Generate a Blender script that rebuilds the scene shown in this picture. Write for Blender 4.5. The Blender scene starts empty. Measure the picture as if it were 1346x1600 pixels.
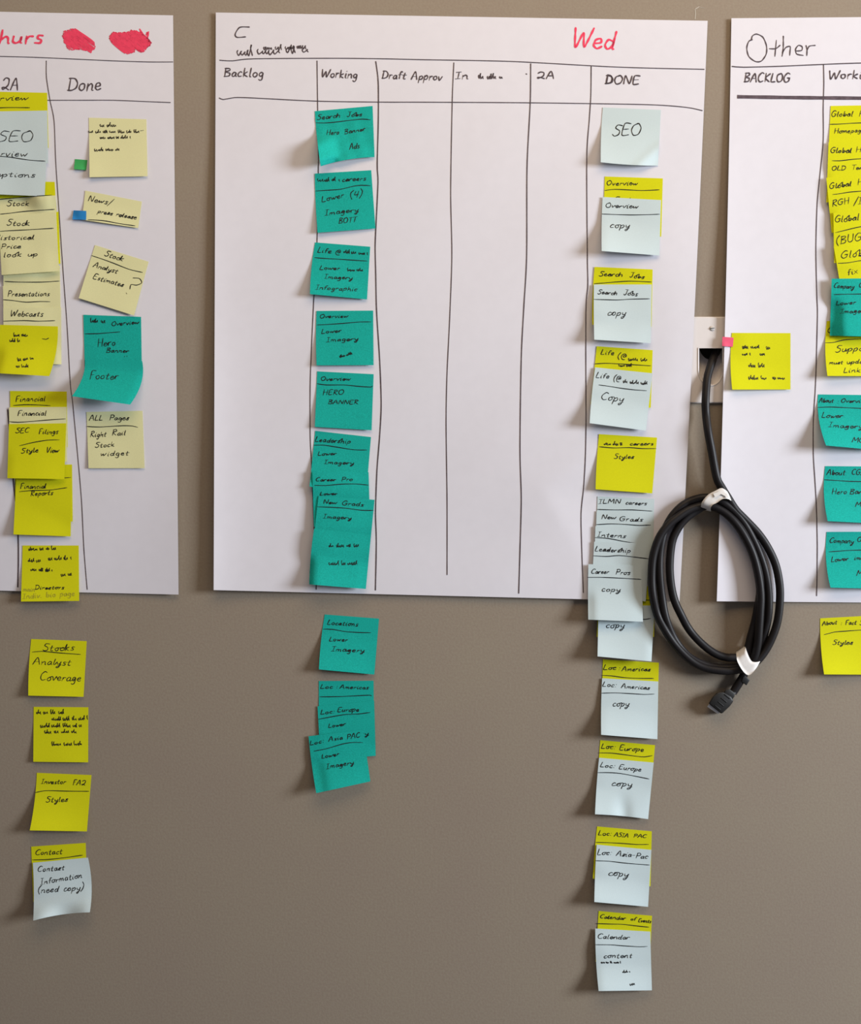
import bpy, bmesh, math, random
import numpy as np
from mathutils import Vector, Matrix
random.seed(7)

# ------------------------------------------------------------------ camera, world, lights, exposure
S = 0.000866            # metres per photo pixel on the wall (a 3 inch note is 88 px)
CX, CY, ZC, D = 673.0, 800.0, 1.45, 1.50
scene = bpy.context.scene
C = scene.collection
cam_data = bpy.data.cameras.new('camera')
cam = bpy.data.objects.new('camera', cam_data)
cam_data.sensor_fit = 'VERTICAL'
cam_data.sensor_height = 24.0
cam_data.lens = 24.0 * D / (1600 * S)
cam.location = (0, -D, ZC)
cam.rotation_euler = (math.pi / 2, 0, 0)
C.objects.link(cam)
scene.camera = cam

world = bpy.data.worlds.new('world')
scene.world = world
world.use_nodes = True
world.node_tree.nodes['Background'].inputs[0].default_value = (0.90, 0.89, 1.0, 1)
world.node_tree.nodes['Background'].inputs[1].default_value = 0.15


def area_light(name, loc, target, sx, sy, power, col):
    d = bpy.data.lights.new(name, 'AREA')
    d.shape = 'RECTANGLE'
    d.size, d.size_y = sx, sy
    d.energy = power
    d.color = col
    o = bpy.data.objects.new(name, d)
    o.location = loc
    o.rotation_euler = (Vector(target) - Vector(loc)).to_track_quat('-Z', 'Y').to_euler()
    C.objects.link(o)
    return o


area_light('window_light', (3.7, -1.75, 1.95), (0, 0, 1.3), 1.15, 1.15, 208, (0.88, 0.935, 1.0))
area_light('ceiling_light', (0.2, -1.05, 2.85), (0.1, -0.15, 1.2), 1.8, 0.9, 17, (1.0, 0.74, 0.46))

vs = scene.view_settings
vs.view_transform = 'Standard'
vs.look = 'None'
vs.gamma = 1.0
vs.exposure = 0.0
vs.use_curve_mapping = False


# ------------------------------------------------------------------ materials
def nodes_of(name):
    m = bpy.data.materials.new(name)
    m.use_nodes = True
    nt = m.node_tree
    return m, nt, nt.nodes['Principled BSDF']


def paper_mat(name, col, grain=0.06, scale=900, translucent=0.12, bump=0.15, rough=0.85):
    m, nt, b = nodes_of(name)
    N, L = nt.nodes, nt.links
    tc = N.new('ShaderNodeTexCoord')
    no = N.new('ShaderNodeTexNoise')
    no.inputs['Scale'].default_value = scale
    no.inputs['Detail'].default_value = 3
    L.new(tc.outputs['Object'], no.inputs['Vector'])
    rp = N.new('ShaderNodeValToRGB')
    rp.color_ramp.elements[0].position = 0.3
    rp.color_ramp.elements[1].position = 0.7
    rp.color_ramp.elements[0].color = tuple(c * (1 - grain) for c in col) + (1,)
    rp.color_ramp.elements[1].color = tuple(min(1, c * (1 + grain)) for c in col) + (1,)
    L.new(no.outputs['Fac'], rp.inputs['Fac'])
    L.new(rp.outputs['Color'], b.inputs['Base Color'])
    b.inputs['Roughness'].default_value = rough
    b.inputs['Specular IOR Level'].default_value = 0.15
    bp = N.new('ShaderNodeBump')
    bp.inputs['Strength'].default_value = bump
    bp.inputs['Distance'].default_value = 0.0004
    L.new(no.outputs['Fac'], bp.inputs['Height'])
    L.new(bp.outputs['Normal'], b.inputs['Normal'])
    if translucent:
        tr = N.new('ShaderNodeBsdfTranslucent')
        L.new(rp.outputs['Color'], tr.inputs['Color'])
        mx = N.new('ShaderNodeMixShader')
        mx.inputs[0].default_value = translucent
        L.new(b.outputs[0], mx.inputs[1])
        L.new(tr.outputs[0], mx.inputs[2])
        L.new(mx.outputs[0], N['Material Output'].inputs['Surface'])
    return m


def plain_mat(name, col, rough=0.5, metallic=0.0, noise=0.0, scale=60, spec=0.5):
    m, nt, b = nodes_of(name)
    N, L = nt.nodes, nt.links
    no = N.new('ShaderNodeTexNoise')
    tc = N.new('ShaderNodeTexCoord')
    L.new(tc.outputs['Object'], no.inputs['Vector'])
    no.inputs['Scale'].default_value = scale
    rp = N.new('ShaderNodeValToRGB')
    rp.color_ramp.elements[0].color = tuple(c * (1 - noise) for c in col) + (1,)
    rp.color_ramp.elements[1].color = tuple(min(1, c * (1 + noise)) for c in col) + (1,)
    L.new(no.outputs['Fac'], rp.inputs['Fac'])
    L.new(rp.outputs['Color'], b.inputs['Base Color'])
    b.inputs['Roughness'].default_value = rough
    b.inputs['Metallic'].default_value = metallic
    b.inputs['Specular IOR Level'].default_value = spec
    return m


def wall_mat():
    m, nt, b = nodes_of('wall_paint')
    N, L = nt.nodes, nt.links
    tc = N.new('ShaderNodeTexCoord')
    fine = N.new('ShaderNodeTexNoise'); fine.inputs['Scale'].default_value = 330; fine.inputs['Detail'].default_value = 4
    big = N.new('ShaderNodeTexNoise'); big.inputs['Scale'].default_value = 7; big.inputs['Detail'].default_value = 5
    L.new(tc.outputs['Object'], fine.inputs['Vector']); L.new(tc.outputs['Object'], big.inputs['Vector'])
    r1 = N.new('ShaderNodeValToRGB')
    r1.color_ramp.elements[0].position = 0.3; r1.color_ramp.elements[1].position = 0.7
    r1.color_ramp.elements[0].color = (0.276, 0.225, 0.176, 1)
    r1.color_ramp.elements[1].color = (0.300, 0.257, 0.200, 1)
    L.new(fine.outputs['Fac'], r1.inputs['Fac'])
    r2 = N.new('ShaderNodeValToRGB')
    r2.color_ramp.elements[0].position = 0.3; r2.color_ramp.elements[1].position = 0.7
    r2.color_ramp.elements[0].color = (0.97, 0.95, 0.96, 1)
    r2.color_ramp.elements[1].color = (1, 1, 0.98, 1)
    L.new(big.outputs['Fac'], r2.inputs['Fac'])
    mx = N.new('ShaderNodeMix'); mx.data_type = 'RGBA'; mx.blend_type = 'MULTIPLY'; mx.inputs[0].default_value = 1
    L.new(r1.outputs[0], mx.inputs[6]); L.new(r2.outputs[0], mx.inputs[7])
    L.new(mx.outputs[2], b.inputs['Base Color'])
    b.inputs['Roughness'].default_value = 0.7
    b.inputs['Specular IOR Level'].default_value = 0.25
    bp = N.new('ShaderNodeBump'); bp.inputs['Strength'].default_value = 0.25; bp.inputs['Distance'].default_value = 0.0006
    L.new(fine.outputs['Fac'], bp.inputs['Height']); L.new(bp.outputs['Normal'], b.inputs['Normal'])
    return m


M = {
    'wall': wall_mat(),
    'chart': paper_mat('white_chart_paper', (0.76, 0.75, 0.815), 0.012, 60, 0.06, 0.05),
    'yellow': paper_mat('yellow_note_paper', (0.71, 0.71, 0.008), 0.04),
    'teal': paper_mat('teal_note_paper', (0.010, 0.44, 0.37), 0.16, 800),
    'pale': paper_mat('pale_blue_note_paper', (0.62, 0.735, 0.76), 0.02),
    'cream': paper_mat('cream_note_paper', (0.81, 0.80, 0.45), 0.03),
    'green': paper_mat('green_flag_paper', (0.06, 0.42, 0.12), 0.03),
    'blue': paper_mat('blue_flag_paper', (0.03, 0.27, 0.68), 0.03),
    'pink': paper_mat('pink_flag_paper', (0.90, 0.13, 0.24), 0.03),
    'ink': plain_mat('black_pen_ink', (0.012, 0.012, 0.013), 0.6, noise=0.3, scale=300, spec=0.2),
    'marker': plain_mat('grey_black_marker_ink', (0.085, 0.065, 0.075), 0.7, noise=0.4, scale=200, spec=0.2),
    'broad': plain_mat('broad_marker_ink', (0.10, 0.075, 0.09), 0.7, noise=0.6, scale=160, spec=0.2),
    'pencil': plain_mat('faint_pencil', (0.42, 0.40, 0.03), 0.8, noise=0.2, scale=300, spec=0.1),
    'red': plain_mat('red_marker_ink', (0.86, 0.06, 0.13), 0.7, noise=0.2, scale=250, spec=0.2),
    'rubber': plain_mat('black_cable_rubber', (0.012, 0.0105, 0.0115), 0.45, noise=0.2, scale=90, spec=0.25),
    'plastic': plain_mat('black_connector_plastic', (0.010, 0.010, 0.010), 0.5, noise=0.2, scale=90),
    'shell': plain_mat('connector_metal_shell', (0.55, 0.55, 0.57), 0.35, 0.8),
    'tie': paper_mat('white_tie_tape', (0.80, 0.78, 0.76), 0.03, 300, 0.05),
    'plate': plain_mat('white_plate_plastic', (0.74, 0.70, 0.69), 0.4, noise=0.02),
    'steel': plain_mat('painted_screw', (0.62, 0.60, 0.58), 0.4, 0.3),
    'floor': plain_mat('floor_carpet', (0.12, 0.115, 0.11), 0.9, noise=0.3, scale=200),
    'scuff': plain_mat('paint_scuff', (0.55, 0.52, 0.46), 0.8),
}

# ------------------------------------------------------------------ measuring frames: origin (px) and magnification
FR = {'P': (0, 0, 1), 'Z1': (0, 0, 3.959), 'Z2': (0, 270, 3.959), 'Z3': (0, 580, 3.959), 'Z4': (0, 940, 3.077),
      'Z5': (320, 0, 3.739), 'M1': (460, 150, 5.608), 'M2': (460, 370, 5.162), 'M3': (460, 660, 5.333),
      'M4': (460, 940, 5.0), 'M5': (660, 0, 2.864), 'D1': (880, 150, 5.608), 'D2': (880, 400, 5.608),
      'D3': (880, 660, 4.212), 'D4': (880, 1010, 5.517), 'D5': (880, 1280, 5.333), 'R1': (1106, 0, 5.333),
      'R2': (1206, 150, 8.42), 'R3': (1206, 320, 5.714), 'R4': (1206, 590, 4.571), 'R5': (1060, 470, 5.608),
      'R6': (990, 740, 4.0), 'R7': (1206, 930, 9.414)}


def px(f, x, y):
    ox, oy, s = FR[f]
    return (ox + x / s, oy + y / s)


def pts(f, seq):
    return [px(f, x, y) for x, y in seq]


def W(x, y, h):
    """wall position of photo pixel (x, y) for a point standing h metres proud of the wall"""
    k = (D - h) / D * S
    return Vector(((x - CX) * k, -h, ZC + (CY - y) * k))


# ------------------------------------------------------------------ object helpers
def mesh_obj(name, verts, faces, mat, parent=None, origin=None, smooth=True, extra_mats=()):
    o_ = Vector(origin) if origin is not None else Vector((0, 0, 0))
    me = bpy.data.meshes.new(name)
    me.from_pydata([tuple(Vector(v) - o_) for v in verts], [], faces)
    me.materials.append(mat)
    for m in extra_mats:
        me.materials.append(m)
    if smooth:
        for p in me.polygons:
            p.use_smooth = True
    me.update()
    ob = bpy.data.objects.new(name, me)
    C.objects.link(ob)
    if parent is not None:
        ob.parent = parent
    else:
        ob.location = o_
    return ob


def tag(o, label, cat, group=None):
    o['label'] = label
    o['category'] = cat
    if group:
        o['group'] = group
    return o


# ------------------------------------------------------------------ sheets of paper with a height field
SURFS = []


def smoothstep(a, b, x):
    t = np.clip((x - a) / (b - a), 0, 1)
    return t * t * (3 - 2 * t)


class Surf:
    def __init__(s, corners, bowl=(0, 0), bowr=(0, 0), bowb=(0, 0), n=20, m=None):
        s.tl, s.tr, s.br, s.bl = [np.array(c, float) for c in corners]
        s.bowl, s.bowr, s.bowb = np.array(bowl, float), np.array(bowr, float), np.array(bowb, float)
        s.n, s.m = n, m or n

    def P(s, u, v):
        u = u[..., None]; v = v[..., None]
        L = s.tl + (s.bl - s.tl) * v + 4 * v * (1 - v) * s.bowl
        R = s.tr + (s.br - s.tr) * v + 4 * v * (1 - v) * s.bowr
        return L * (1 - u) + R * u + 4 * u * (1 - u) * v * s.bowb

    def inv(s, q):
        u = np.full(q.shape[:-1], 0.5); v = u.copy()
        e = 1e-4
        for _ in range(6):
            p = s.P(u, v)
            du = (s.P(u + e, v) - p) / e
            dv = (s.P(u, v + e) - p) / e
            r = q - p
            det = du[..., 0] * dv[..., 1] - du[..., 1] * dv[..., 0]
            u = u + (r[..., 0] * dv[..., 1] - r[..., 1] * dv[..., 0]) / det
            v = v + (du[..., 0] * r[..., 1] - du[..., 1] * r[..., 0]) / det
            u = np.clip(u, -3, 4); v = np.clip(v, -3, 4)
        return u, v

    def sample(s, q):
        u, v = s.inv(q)
        inside = (u > -0.004) & (u < 1.004) & (v > -0.004) & (v < 1.004)
        U = np.clip(u, 0, 1) * s.n; V = np.clip(v, 0, 1) * s.m
        i = np.minimum(U.astype(int), s.n - 1); j = np.minimum(V.astype(int), s.m - 1)
        a = U - i; b = V - j
        H = s.H
        h = (H[j, i] * (1 - a) + H[j, i + 1] * a) * (1 - b) + (H[j + 1, i] * (1 - a) + H[j + 1, i + 1] * a) * b
        return h, inside


def below(q, pool=None):
    h = np.zeros(q.shape[:-1])
    lo = q.reshape(-1, 2).min(0) - 5; hi = q.reshape(-1, 2).max(0) + 5
    for s in (SURFS if pool is None else pool):
        c = np.array([s.tl, s.tr, s.br, s.bl])
        if (c.max(0) + 20 < lo).any() or (c.min(0) - 20 > hi).any():
            continue
        hs, ins = s.sample(q)
        h = np.where(ins, np.maximum(h, hs), h)
    return h


def sheet_mesh(name, s, mat, th, parent=None):
    n, m = s.n, s.m
    g = s.grid
    V = []
    for j in range(m + 1):
        for i in range(n + 1):
            V.append(W(g[j, i, 0], g[j, i, 1], s.H[j, i]))
    N1 = (n + 1) * (m + 1)
    V += [v + Vector((0, th, 0)) for v in V]
    F = []
    ix = lambda i, j: j * (n + 1) + i
    for j in range(m):
        for i in range(n):
            a, b, c, d = ix(i, j), ix(i + 1, j), ix(i + 1, j + 1), ix(i, j + 1)
            F.append((a, d, c, b)); F.append((N1 + a, N1 + b, N1 + c, N1 + d))
    rim = [ix(i, 0) for i in range(n)] + [ix(n, j) for j in range(m)] + [ix(i, m) for i in range(n, 0, -1)] + [ix(0, j) for j in range(m, 0, -1)]
    for k in range(len(rim)):
        a, b = rim[k], rim[(k + 1) % len(rim)]
        F.append((a, b, N1 + b, N1 + a))
    top = (V[0] + V[n]) / 2
    ob = mesh_obj(name, V, F, mat, parent, top, True)
    try:
        bm = bmesh.new(); bm.from_mesh(ob.data)
        for e in bm.edges:
            if len(e.link_faces) == 2 and e.calc_face_angle(0) > 1.0:
                e.smooth = False
        bm.to_mesh(ob.data); bm.free()
    except Exception:
        pass
    s.top = top
    s.ob = ob
    return ob


# ------------------------------------------------------------------ pen strokes lying on a sheet
def catmull(P, step=1.6, tens=0.42):
    P = [np.array(p, float) for p in P]
    if len(P) < 3:
        out = []
        n = max(1, int(np.linalg.norm(P[-1] - P[0]) / 4))
        for k in range(n + 1):
            out.append(P[0] + (P[-1] - P[0]) * k / n)
        return out
    Q = [P[0]] + P + [P[-1]]
    out = [P[0]]
    for i in range(1, len(Q) - 2):
        p0, p1, p2, p3 = Q[i - 1:i + 3]
        m1 = (p2 - p0) * tens; m2 = (p3 - p1) * tens
        n = max(2, int(np.linalg.norm(p2 - p1) / step))
        for k in range(1, n + 1):
            t = k / n
            out.append((2 * t**3 - 3 * t**2 + 1) * p1 + (t**3 - 2 * t**2 + t) * m1 + (-2 * t**3 + 3 * t**2) * p2 + (t**3 - t**2) * m2)
    return out


def ink(s, strokes, width, mat, name, label=None, off=0.00022, taper=True, step=1.6):
    """strokes: polylines in photo px; returns a ribbon mesh laid on sheet s (child of its object)"""
    Q, F, base = [], [], 0
    for st in strokes:
        c = np.array(catmull(st, step))
        if len(c) < 2:
            continue
        t = np.gradient(c, axis=0)
        t /= (np.linalg.norm(t, axis=1, keepdims=True) + 1e-9)
        nrm = np.stack([-t[:, 1], t[:, 0]], 1)
        w = np.full(len(c), width / 2)
        w *= 1 + (0.18 if taper else 0.05) * np.sin(np.arange(len(c)) * 0.7 + random.random() * 6)
        if taper:
            w[0] *= 0.6; w[-1] *= 0.45
        c = np.vstack([c[0] - t[0] * width * 0.25, c[1:-1], c[-1] + t[-1] * width * 0.25])
        Q.append(c + nrm * w[:, None]); Q.append(c - nrm * w[:, None])
        n = len(c)
        for i in range(n - 1):
            F.append((base + i, base + i + 1, base + n + i + 1, base + n + i))
        base += 2 * n
    if not Q:
        return None
    q = np.vstack(Q)
    h, _ = s.sample(q)
    V = [W(a[0], a[1], hh + off) for a, hh in zip(q, h)]
    ob = mesh_obj(name, [v - s.top for v in V], F, mat, s.ob, None, False)
    if label:
        ob['label'] = label
    return ob


G = {  # single-stroke hand-printed letters: width; strokes of x,y with cap height 10, x-height 5.5
 'A': (7, '0,0 3.4,10 6.4,0|1.2,4 5.6,4.2'), 'B': (6.2, '1,0 1,10|0.4,9.6 4.5,9.6 5,7.6 1.4,5.4 5.4,4 5,0.8 0.4,0.2'),
 'C': (6.2, '6,8.8 3.6,10 0.8,7 0.4,3 2.6,0.2 6,1.2'), 'D': (6.6, '1,0 1,9.8|0,9.6 4,9.4 6.2,6 5.6,2 3,0.2 0,0.2'),
 'E': (5.6, '5.4,9.8 1,9.6 0.6,0.4 5.4,0.6|0.8,5.2 4.4,5.4'), 'F': (5.4, '1,0 1,9.6 5.6,10|0.9,5.2 4.2,5.6'),
 'G': (6.8, '6,8.8 3.6,10 0.8,7 0.4,3 2.6,0.2 5.6,1.4 5.8,4.6 3.4,4.6 6.8,4.8'), 'H': (6.6, '0.8,10 0.8,0|5.8,10 5.6,0|0.8,5 5.7,5.2'),
 'I': (4, '0.2,9.6 3.8,9.9|2.1,9.8 1.8,0.2|0,0.1 3.8,0.3'), 'J': (5, '0.6,9.8 5.2,9.9|3.4,9.8 3.2,2 1.6,0 0,1.6'),
 'K': (6, '0.8,10 0.8,0|5.4,9.4 1,4.4 5.8,0'), 'L': (5, '1.2,10 0.4,1.2 1.4,0.2 5,0.5'),
 'M': (8, '0.4,0 1.4,10 4,3.4 6.8,10 7.4,0'), 'N': (6.8, '0.6,0 1,9.6 5.4,0.6 6.2,10'),
 'O': (7, '4.2,9.6 1,8 0.3,4 2.4,0.2 5.6,1.4 6.6,6 4.4,9.8 2.6,9'), 'P': (6, '1,0 1.2,10|0.4,9 3.6,10 5.8,7.6 4.4,5 1,4.8'),
 'Q': (7, '0.6,7.6 2.6,9.8 5.6,8.6 5.2,4 1.6,0.4 0.6,1.8 3,2 6.8,0'), 'R': (6.2, '0.9,0 1.1,9.8|0.4,9 3.8,10 5.4,7.6 1.2,5 5.8,0'),
 'S': (5.6, '5.8,9.4 2.2,9.8 1.2,7.2 4.6,4.8 4.6,1.4 2,0 0,1.4'), 'T': (6, '0,9.6 6,9.9|3.1,9.8 2.8,0'),
 'U': (6.4, '0.8,10 0.6,2.6 2.8,0 5.4,2 5.8,10'), 'V': (6, '0.4,10 2.8,0 6,10'), 'W': (9, '0.2,10 1.8,0.2 4.4,7.4 6,0.4 9,10.4'),
 'X': (6, '0,10 6,0|6,10 0,0'), 'Y': (6, '0,10 3,5|6,10 2,-1'), 'Z': (6, '0,10 6,10 0,0 6,0'),
 'a': (4.6, '4,4.8 2,5.4 0.4,2.4 1.6,0.2 3.4,1.6 4,5 4,1 4.9,0.3'), 'b': (4.6, '0.6,10 0.6,0.4 1,3.6 3,5 4.2,2.6 2.6,0.1 0.8,1'),
 'c': (4, '3.9,4.6 2.2,5.5 0.5,3 1.4,0.4 4,0.9'), 'd': (5, '4,4.4 1.8,5 0.4,2.2 1.8,0.1 3.8,2 4.6,10|4.4,6 4.2,0.6 5,0.3'),
 'e': (4.3, '0.8,2.6 3.6,3.4 3,5.4 1,4.8 0.5,1.6 2.2,0.1 4.3,1.2'), 'f': (3.8, '4.2,9 2.8,10 1.8,7.6 1.6,0|0.2,5.2 3.6,5.6'),
 'g': (4.6, '4,4.6 2,5.4 0.5,3 1.8,0.6 3.8,2.6 4,4.8 3.8,-2.6 2,-4.2 0.6,-2.8'), 'h': (4.7, '0.7,10 0.5,0|0.6,3 2.6,5.4 3.9,4 4,0.6 4.7,0.2'),
 'i': (2.4, '1,5.2 1,0.6 2.2,0.2|1.4,7.6 1.7,8.1'), 'j': (3, '2,5.2 2,-3 0.4,-3.6|2,7.6 2.2,8'),
 'k': (4.6, '0.7,10 0.6,0|3.9,5.6 0.8,2.8 4.4,0.1'), 'l': (2.4, '1.1,10 0.9,1 2.2,0.2'),
 'm': (6.8, '0.5,5 0.5,0|0.6,3.4 2.2,5.2 3,3.4 3.1,0.4|3.1,3.4 4.8,5.2 5.8,3.6 5.8,0.6 6.7,0.2'),
 'n': (4.8, '0.5,5.2 0.5,0|0.6,3.2 2.6,5.4 3.8,4 4,0.6 4.8,0.3'), 'o': (4.5, '2.6,5.2 0.8,4.4 0.5,1.8 2.2,0.1 4,1.8 3.6,4.6 2,5.3'),
 'p': (4.8, '0.7,5.4 0.5,-4|0.7,3.6 2.8,5.8 4.4,3.8 3,0.8 0.8,0.8'), 'q': (4.6, '4,4.6 2,5.4 0.5,3 1.8,0.6 3.8,2.6 4,5 4,-4'),
 'r': (3.6, '0.6,5.2 0.6,0|0.6,3 1.9,5 3.7,4.9'), 's': (3.8, '3.8,5.2 1.6,5.3 1.2,3.6 3.2,2.2 2.8,0.3 0.3,0.5'),
 't': (3.8, '2,8.6 1.5,1.2 2.4,0.1 3.6,0.6|0,5.5 3.9,5.9'), 'u': (4.8, '0.5,5.2 0.6,1.4 2,0.1 3.7,1.8 4,5.2 4,0.8 4.8,0.3'),
 'v': (4.2, '0.3,5.4 1.8,0.1 4.2,5.6'), 'w': (6.4, '0.3,5.2 1.4,0.2 3,4.4 4,0.4 6.4,5.7'), 'x': (4.4, '0.3,5.4 4.2,0|4,5.6 0.2,0'),
 'y': (4.6, '0.4,5.3 1.2,1.8 3.6,2.4 4.4,5.6 3.4,-2.4 1.8,-4.2 0.8,-2.6 4.9,0.6'), 'z': (4.2, '0.3,5.2 4,5.4 0.4,0.2 4.2,0.2'),
 '4': (5.4, '1.4,9.6 0.6,4.6 5,4.8|4.4,9.8 3.4,0'), '/': (4.6, '0,-2 4.8,11'), '(': (3, '3,12 0.6,8 0.4,3 2.6,-2'), ')': (3, '0.2,12 2.6,8 2.4,3 0.2,-2'),
 '?': (8, '1,9.5 5,10 7.6,7.4 5.6,5 2,4.6 2.6,1.4|2,-2 2.4,-2.4'), ':': (2.6, '1.2,5.4 1.4,4.8|1,1 1.2,0.4'), '.': (2, '0.8,0.5 1.1,0'),
 '-': (4, '0.4,3.4 3.6,3.6'), "'": (2, '1,10 0.8,7.6'), '@': (8, '5,3 3,3.4 3.4,6 5.2,6.4 5.4,3.4 7,5 5.4,9 2,8.6 0.4,4 2.4,-1 6,-1.4'), ' ': (4.2, ''),
}
_G = {}
for k_, (w_, s_) in G.items():
    _G[k_] = (w_, [[tuple(map(float, p.split(','))) for p in st.split()] for st in s_.split('|') if st])


def text_strokes(txt, a, b, H, slant=0.16, jit=0.28, join=False):
    """txt written along the line a-b (px), capital height H px"""
    tot = sum(_G[c][0] + 1.0 for c in txt) - 1.0
    a = np.array(a); b = np.array(b)
    L = np.linalg.norm(b - a)
    ex = (b - a) / L
    ey = np.array([ex[1], -ex[0]])
    kx = L / tot
    ky = H / 10.0
    out = []
    x = 0.0
    last = None
    for c in txt:
        w, sts = _G[c]
        dy = random.uniform(-jit, jit)
        sc = random.uniform(0.93, 1.07)
        for st in sts:
            o = []
            for (gx, gy) in st:
                jx, jy = random.uniform(-jit, jit) * 0.6, random.uniform(-jit, jit) * 0.6
                X = (x + gx + jx) * kx + (gy * slant) * ky
                Y = (gy * sc * (0.86 if join and c.islower() else 1.0) + dy + jy) * ky
                o.append(a + ex * X + ey * Y)
            out.append(o)
        if join and sts:
            first = out[-len(sts)]
            if c.islower() and last is not None and c not in 'ft' and random.random() < 0.6:
                lk = out[last][-1]
                out[-len(sts)] = [lk, lk * 0.45 + first[0] * 0.55] + first if random.random() < 0.3 else [lk] + first
            last = (len(out) - len(sts)) if (c.islower() and c not in 'gjpqy' and len(sts) == 1) else None
        elif join:
            last = None
        x += w + 1.0
    return out


def squiggle(a, b, H):
    """a word too unclear to read: a joined up-and-down pen line"""
    a = np.array(a); b = np.array(b)
    L = np.linalg.norm(b - a); ex = (b - a) / L; ey = np.array([ex[1], -ex[0]])
    out, x = [], 0.0
    while x < L:
        o = []
        for k in range(random.randint(3, 6)):
            hgt = random.uniform(0.3, 0.65) if random.random() < 0.8 else random.uniform(0.8, 1.0)
            o.append(a + ex * (x + H * 0.1) + ey * H * hgt)
            o.append(a + ex * x + ey * H * hgt * 0.7)
            o.append(a + ex * (x + H * 0.14) + ey * H * random.uniform(-0.1, 0.1))
            x += H * random.uniform(0.25, 0.5)
            if x > L:
                break
        out.append(o)
        x += H * 0.35
    return out


# ------------------------------------------------------------------ the setting: wall with its cable opening, floor
def wall_mesh():
    x0, x1, z0, z1 = -2.2, 2.6, 0.0, 2.9
    a = W(1084, 524, 0); b = W(1149, 612, 0)
    hx0, hx1, hz1, hz0 = a.x, b.x, a.z, b.z
    t, dp = 0.12, 0.07
    V, F = [], []
    def q(*p):
        i = len(V); V.extend(p); F.append(tuple(range(i, i + len(p))))
    X = [x0, hx0, hx1, x1]; Z = [z0, hz0, hz1, z1]
    for i in range(3):
        for j in range(3):
            if i == 1 and j == 1:
                continue
            q((X[i], 0, Z[j]), (X[i + 1], 0, Z[j]), (X[i + 1], 0, Z[j + 1]), (X[i], 0, Z[j + 1]))
    q((hx0, 0, hz0), (hx0, dp, hz0), (hx0, dp, hz1), (hx0, 0, hz1))
    q((hx1, 0, hz0), (hx1, 0, hz1), (hx1, dp, hz1), (hx1, dp, hz0))
    q((hx0, 0, hz0), (hx1, 0, hz0), (hx1, dp, hz0), (hx0, dp, hz0))
    q((hx0, 0, hz1), (hx0, dp, hz1), (hx1, dp, hz1), (hx1, 0, hz1))
    q((hx0, dp, hz0), (hx1, dp, hz0), (hx1, dp, hz1), (hx0, dp, hz1))
    q((x0, t, z0), (x0, t, z1), (x1, t, z1), (x1, t, z0))
    q((x0, 0, z0), (x0, 0, z1), (x0, t, z1), (x0, t, z0))
    q((x1, 0, z0), (x1, t, z0), (x1, t, z1), (x1, 0, z1))
    q((x0, 0, z1), (x1, 0, z1), (x1, t, z1), (x0, t, z1))
    q((x0, 0, z0), (x0, t, z0), (x1, t, z0), (x1, 0, z0))
    o = mesh_obj('wall_back', V, F, M['wall'], smooth=False)
    bm = bmesh.new(); bm.from_mesh(o.data); bmesh.ops.remove_doubles(bm, verts=bm.verts, dist=1e-6); bm.to_mesh(o.data); bm.free()
    o['kind'] = 'structure'
    return o


wall = wall_mesh()
V = [(-2.2, -2.6, -0.05), (2.6, -2.6, -0.05), (2.6, 0.12, -0.05), (-2.2, 0.12, -0.05), (-2.2, -2.6, 0), (2.6, -2.6, 0), (2.6, 0.12, 0), (-2.2, 0.12, 0)]
fl = mesh_obj('floor', V, [(0, 3, 2, 1), (4, 5, 6, 7), (0, 1, 5, 4), (1, 2, 6, 5), (2, 3, 7, 6), (3, 0, 4, 7)], M['floor'], smooth=False)
fl['kind'] = 'structure'
# faint paint scuffs on the wall above the middle chart
for seq in [[(1222, 40), (1224, 60), (1222, 86)], [(1224, 40), (1240, 30), (1262, 36)]]:
    q = pts('M5', seq)
    Vv, Ff = [], []
    for k, p in enumerate(q):
        Vv += [W(p[0] - 0.5, p[1] - .3, 0.0003), W(p[0] + 0.5, p[1] + .3, 0.0003)]
        if k:
            i = 2 * k
            Ff.append((i - 2, i - 1, i + 1, i))
    mesh_obj('scuff_mark', Vv, Ff, M['scuff'], wall, smooth=False)


# ------------------------------------------------------------------ chart papers
def chart(corners, hf, label, bowl=(0, 0), bowr=(0, 0), n=70, m=80):
    s = Surf(corners, bowl, bowr, n=n, m=m)
    u, v = np.meshgrid(np.linspace(0, 1, n + 1), np.linspace(0, 1, m + 1))
    s.grid = s.P(u, v)
    x, y = s.grid[..., 0], s.grid[..., 1]
    wav = (0.5 * np.sin(x / 61 + y / 140 + 1) + 0.4 * np.sin(y / 73 - x / 110) + 0.25 * np.sin(x / 29 + y / 37))
    s.H = 0.0022 + 0.0008 * wav * smoothstep(20, 160, y) + hf(x, y)
    ob = sheet_mesh('chart_paper', s, M['chart'], 0.00025)
    tag(ob, label, 'chart paper', 'large white chart papers on the wall')
    SURFS.append(s)
    return s


def left_h(x, y):
    return 0.001 * smoothstep(0, 900, y) + 0.004 * smoothstep(300, 900, y) * np.exp(-(279 - x) / 60)


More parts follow.
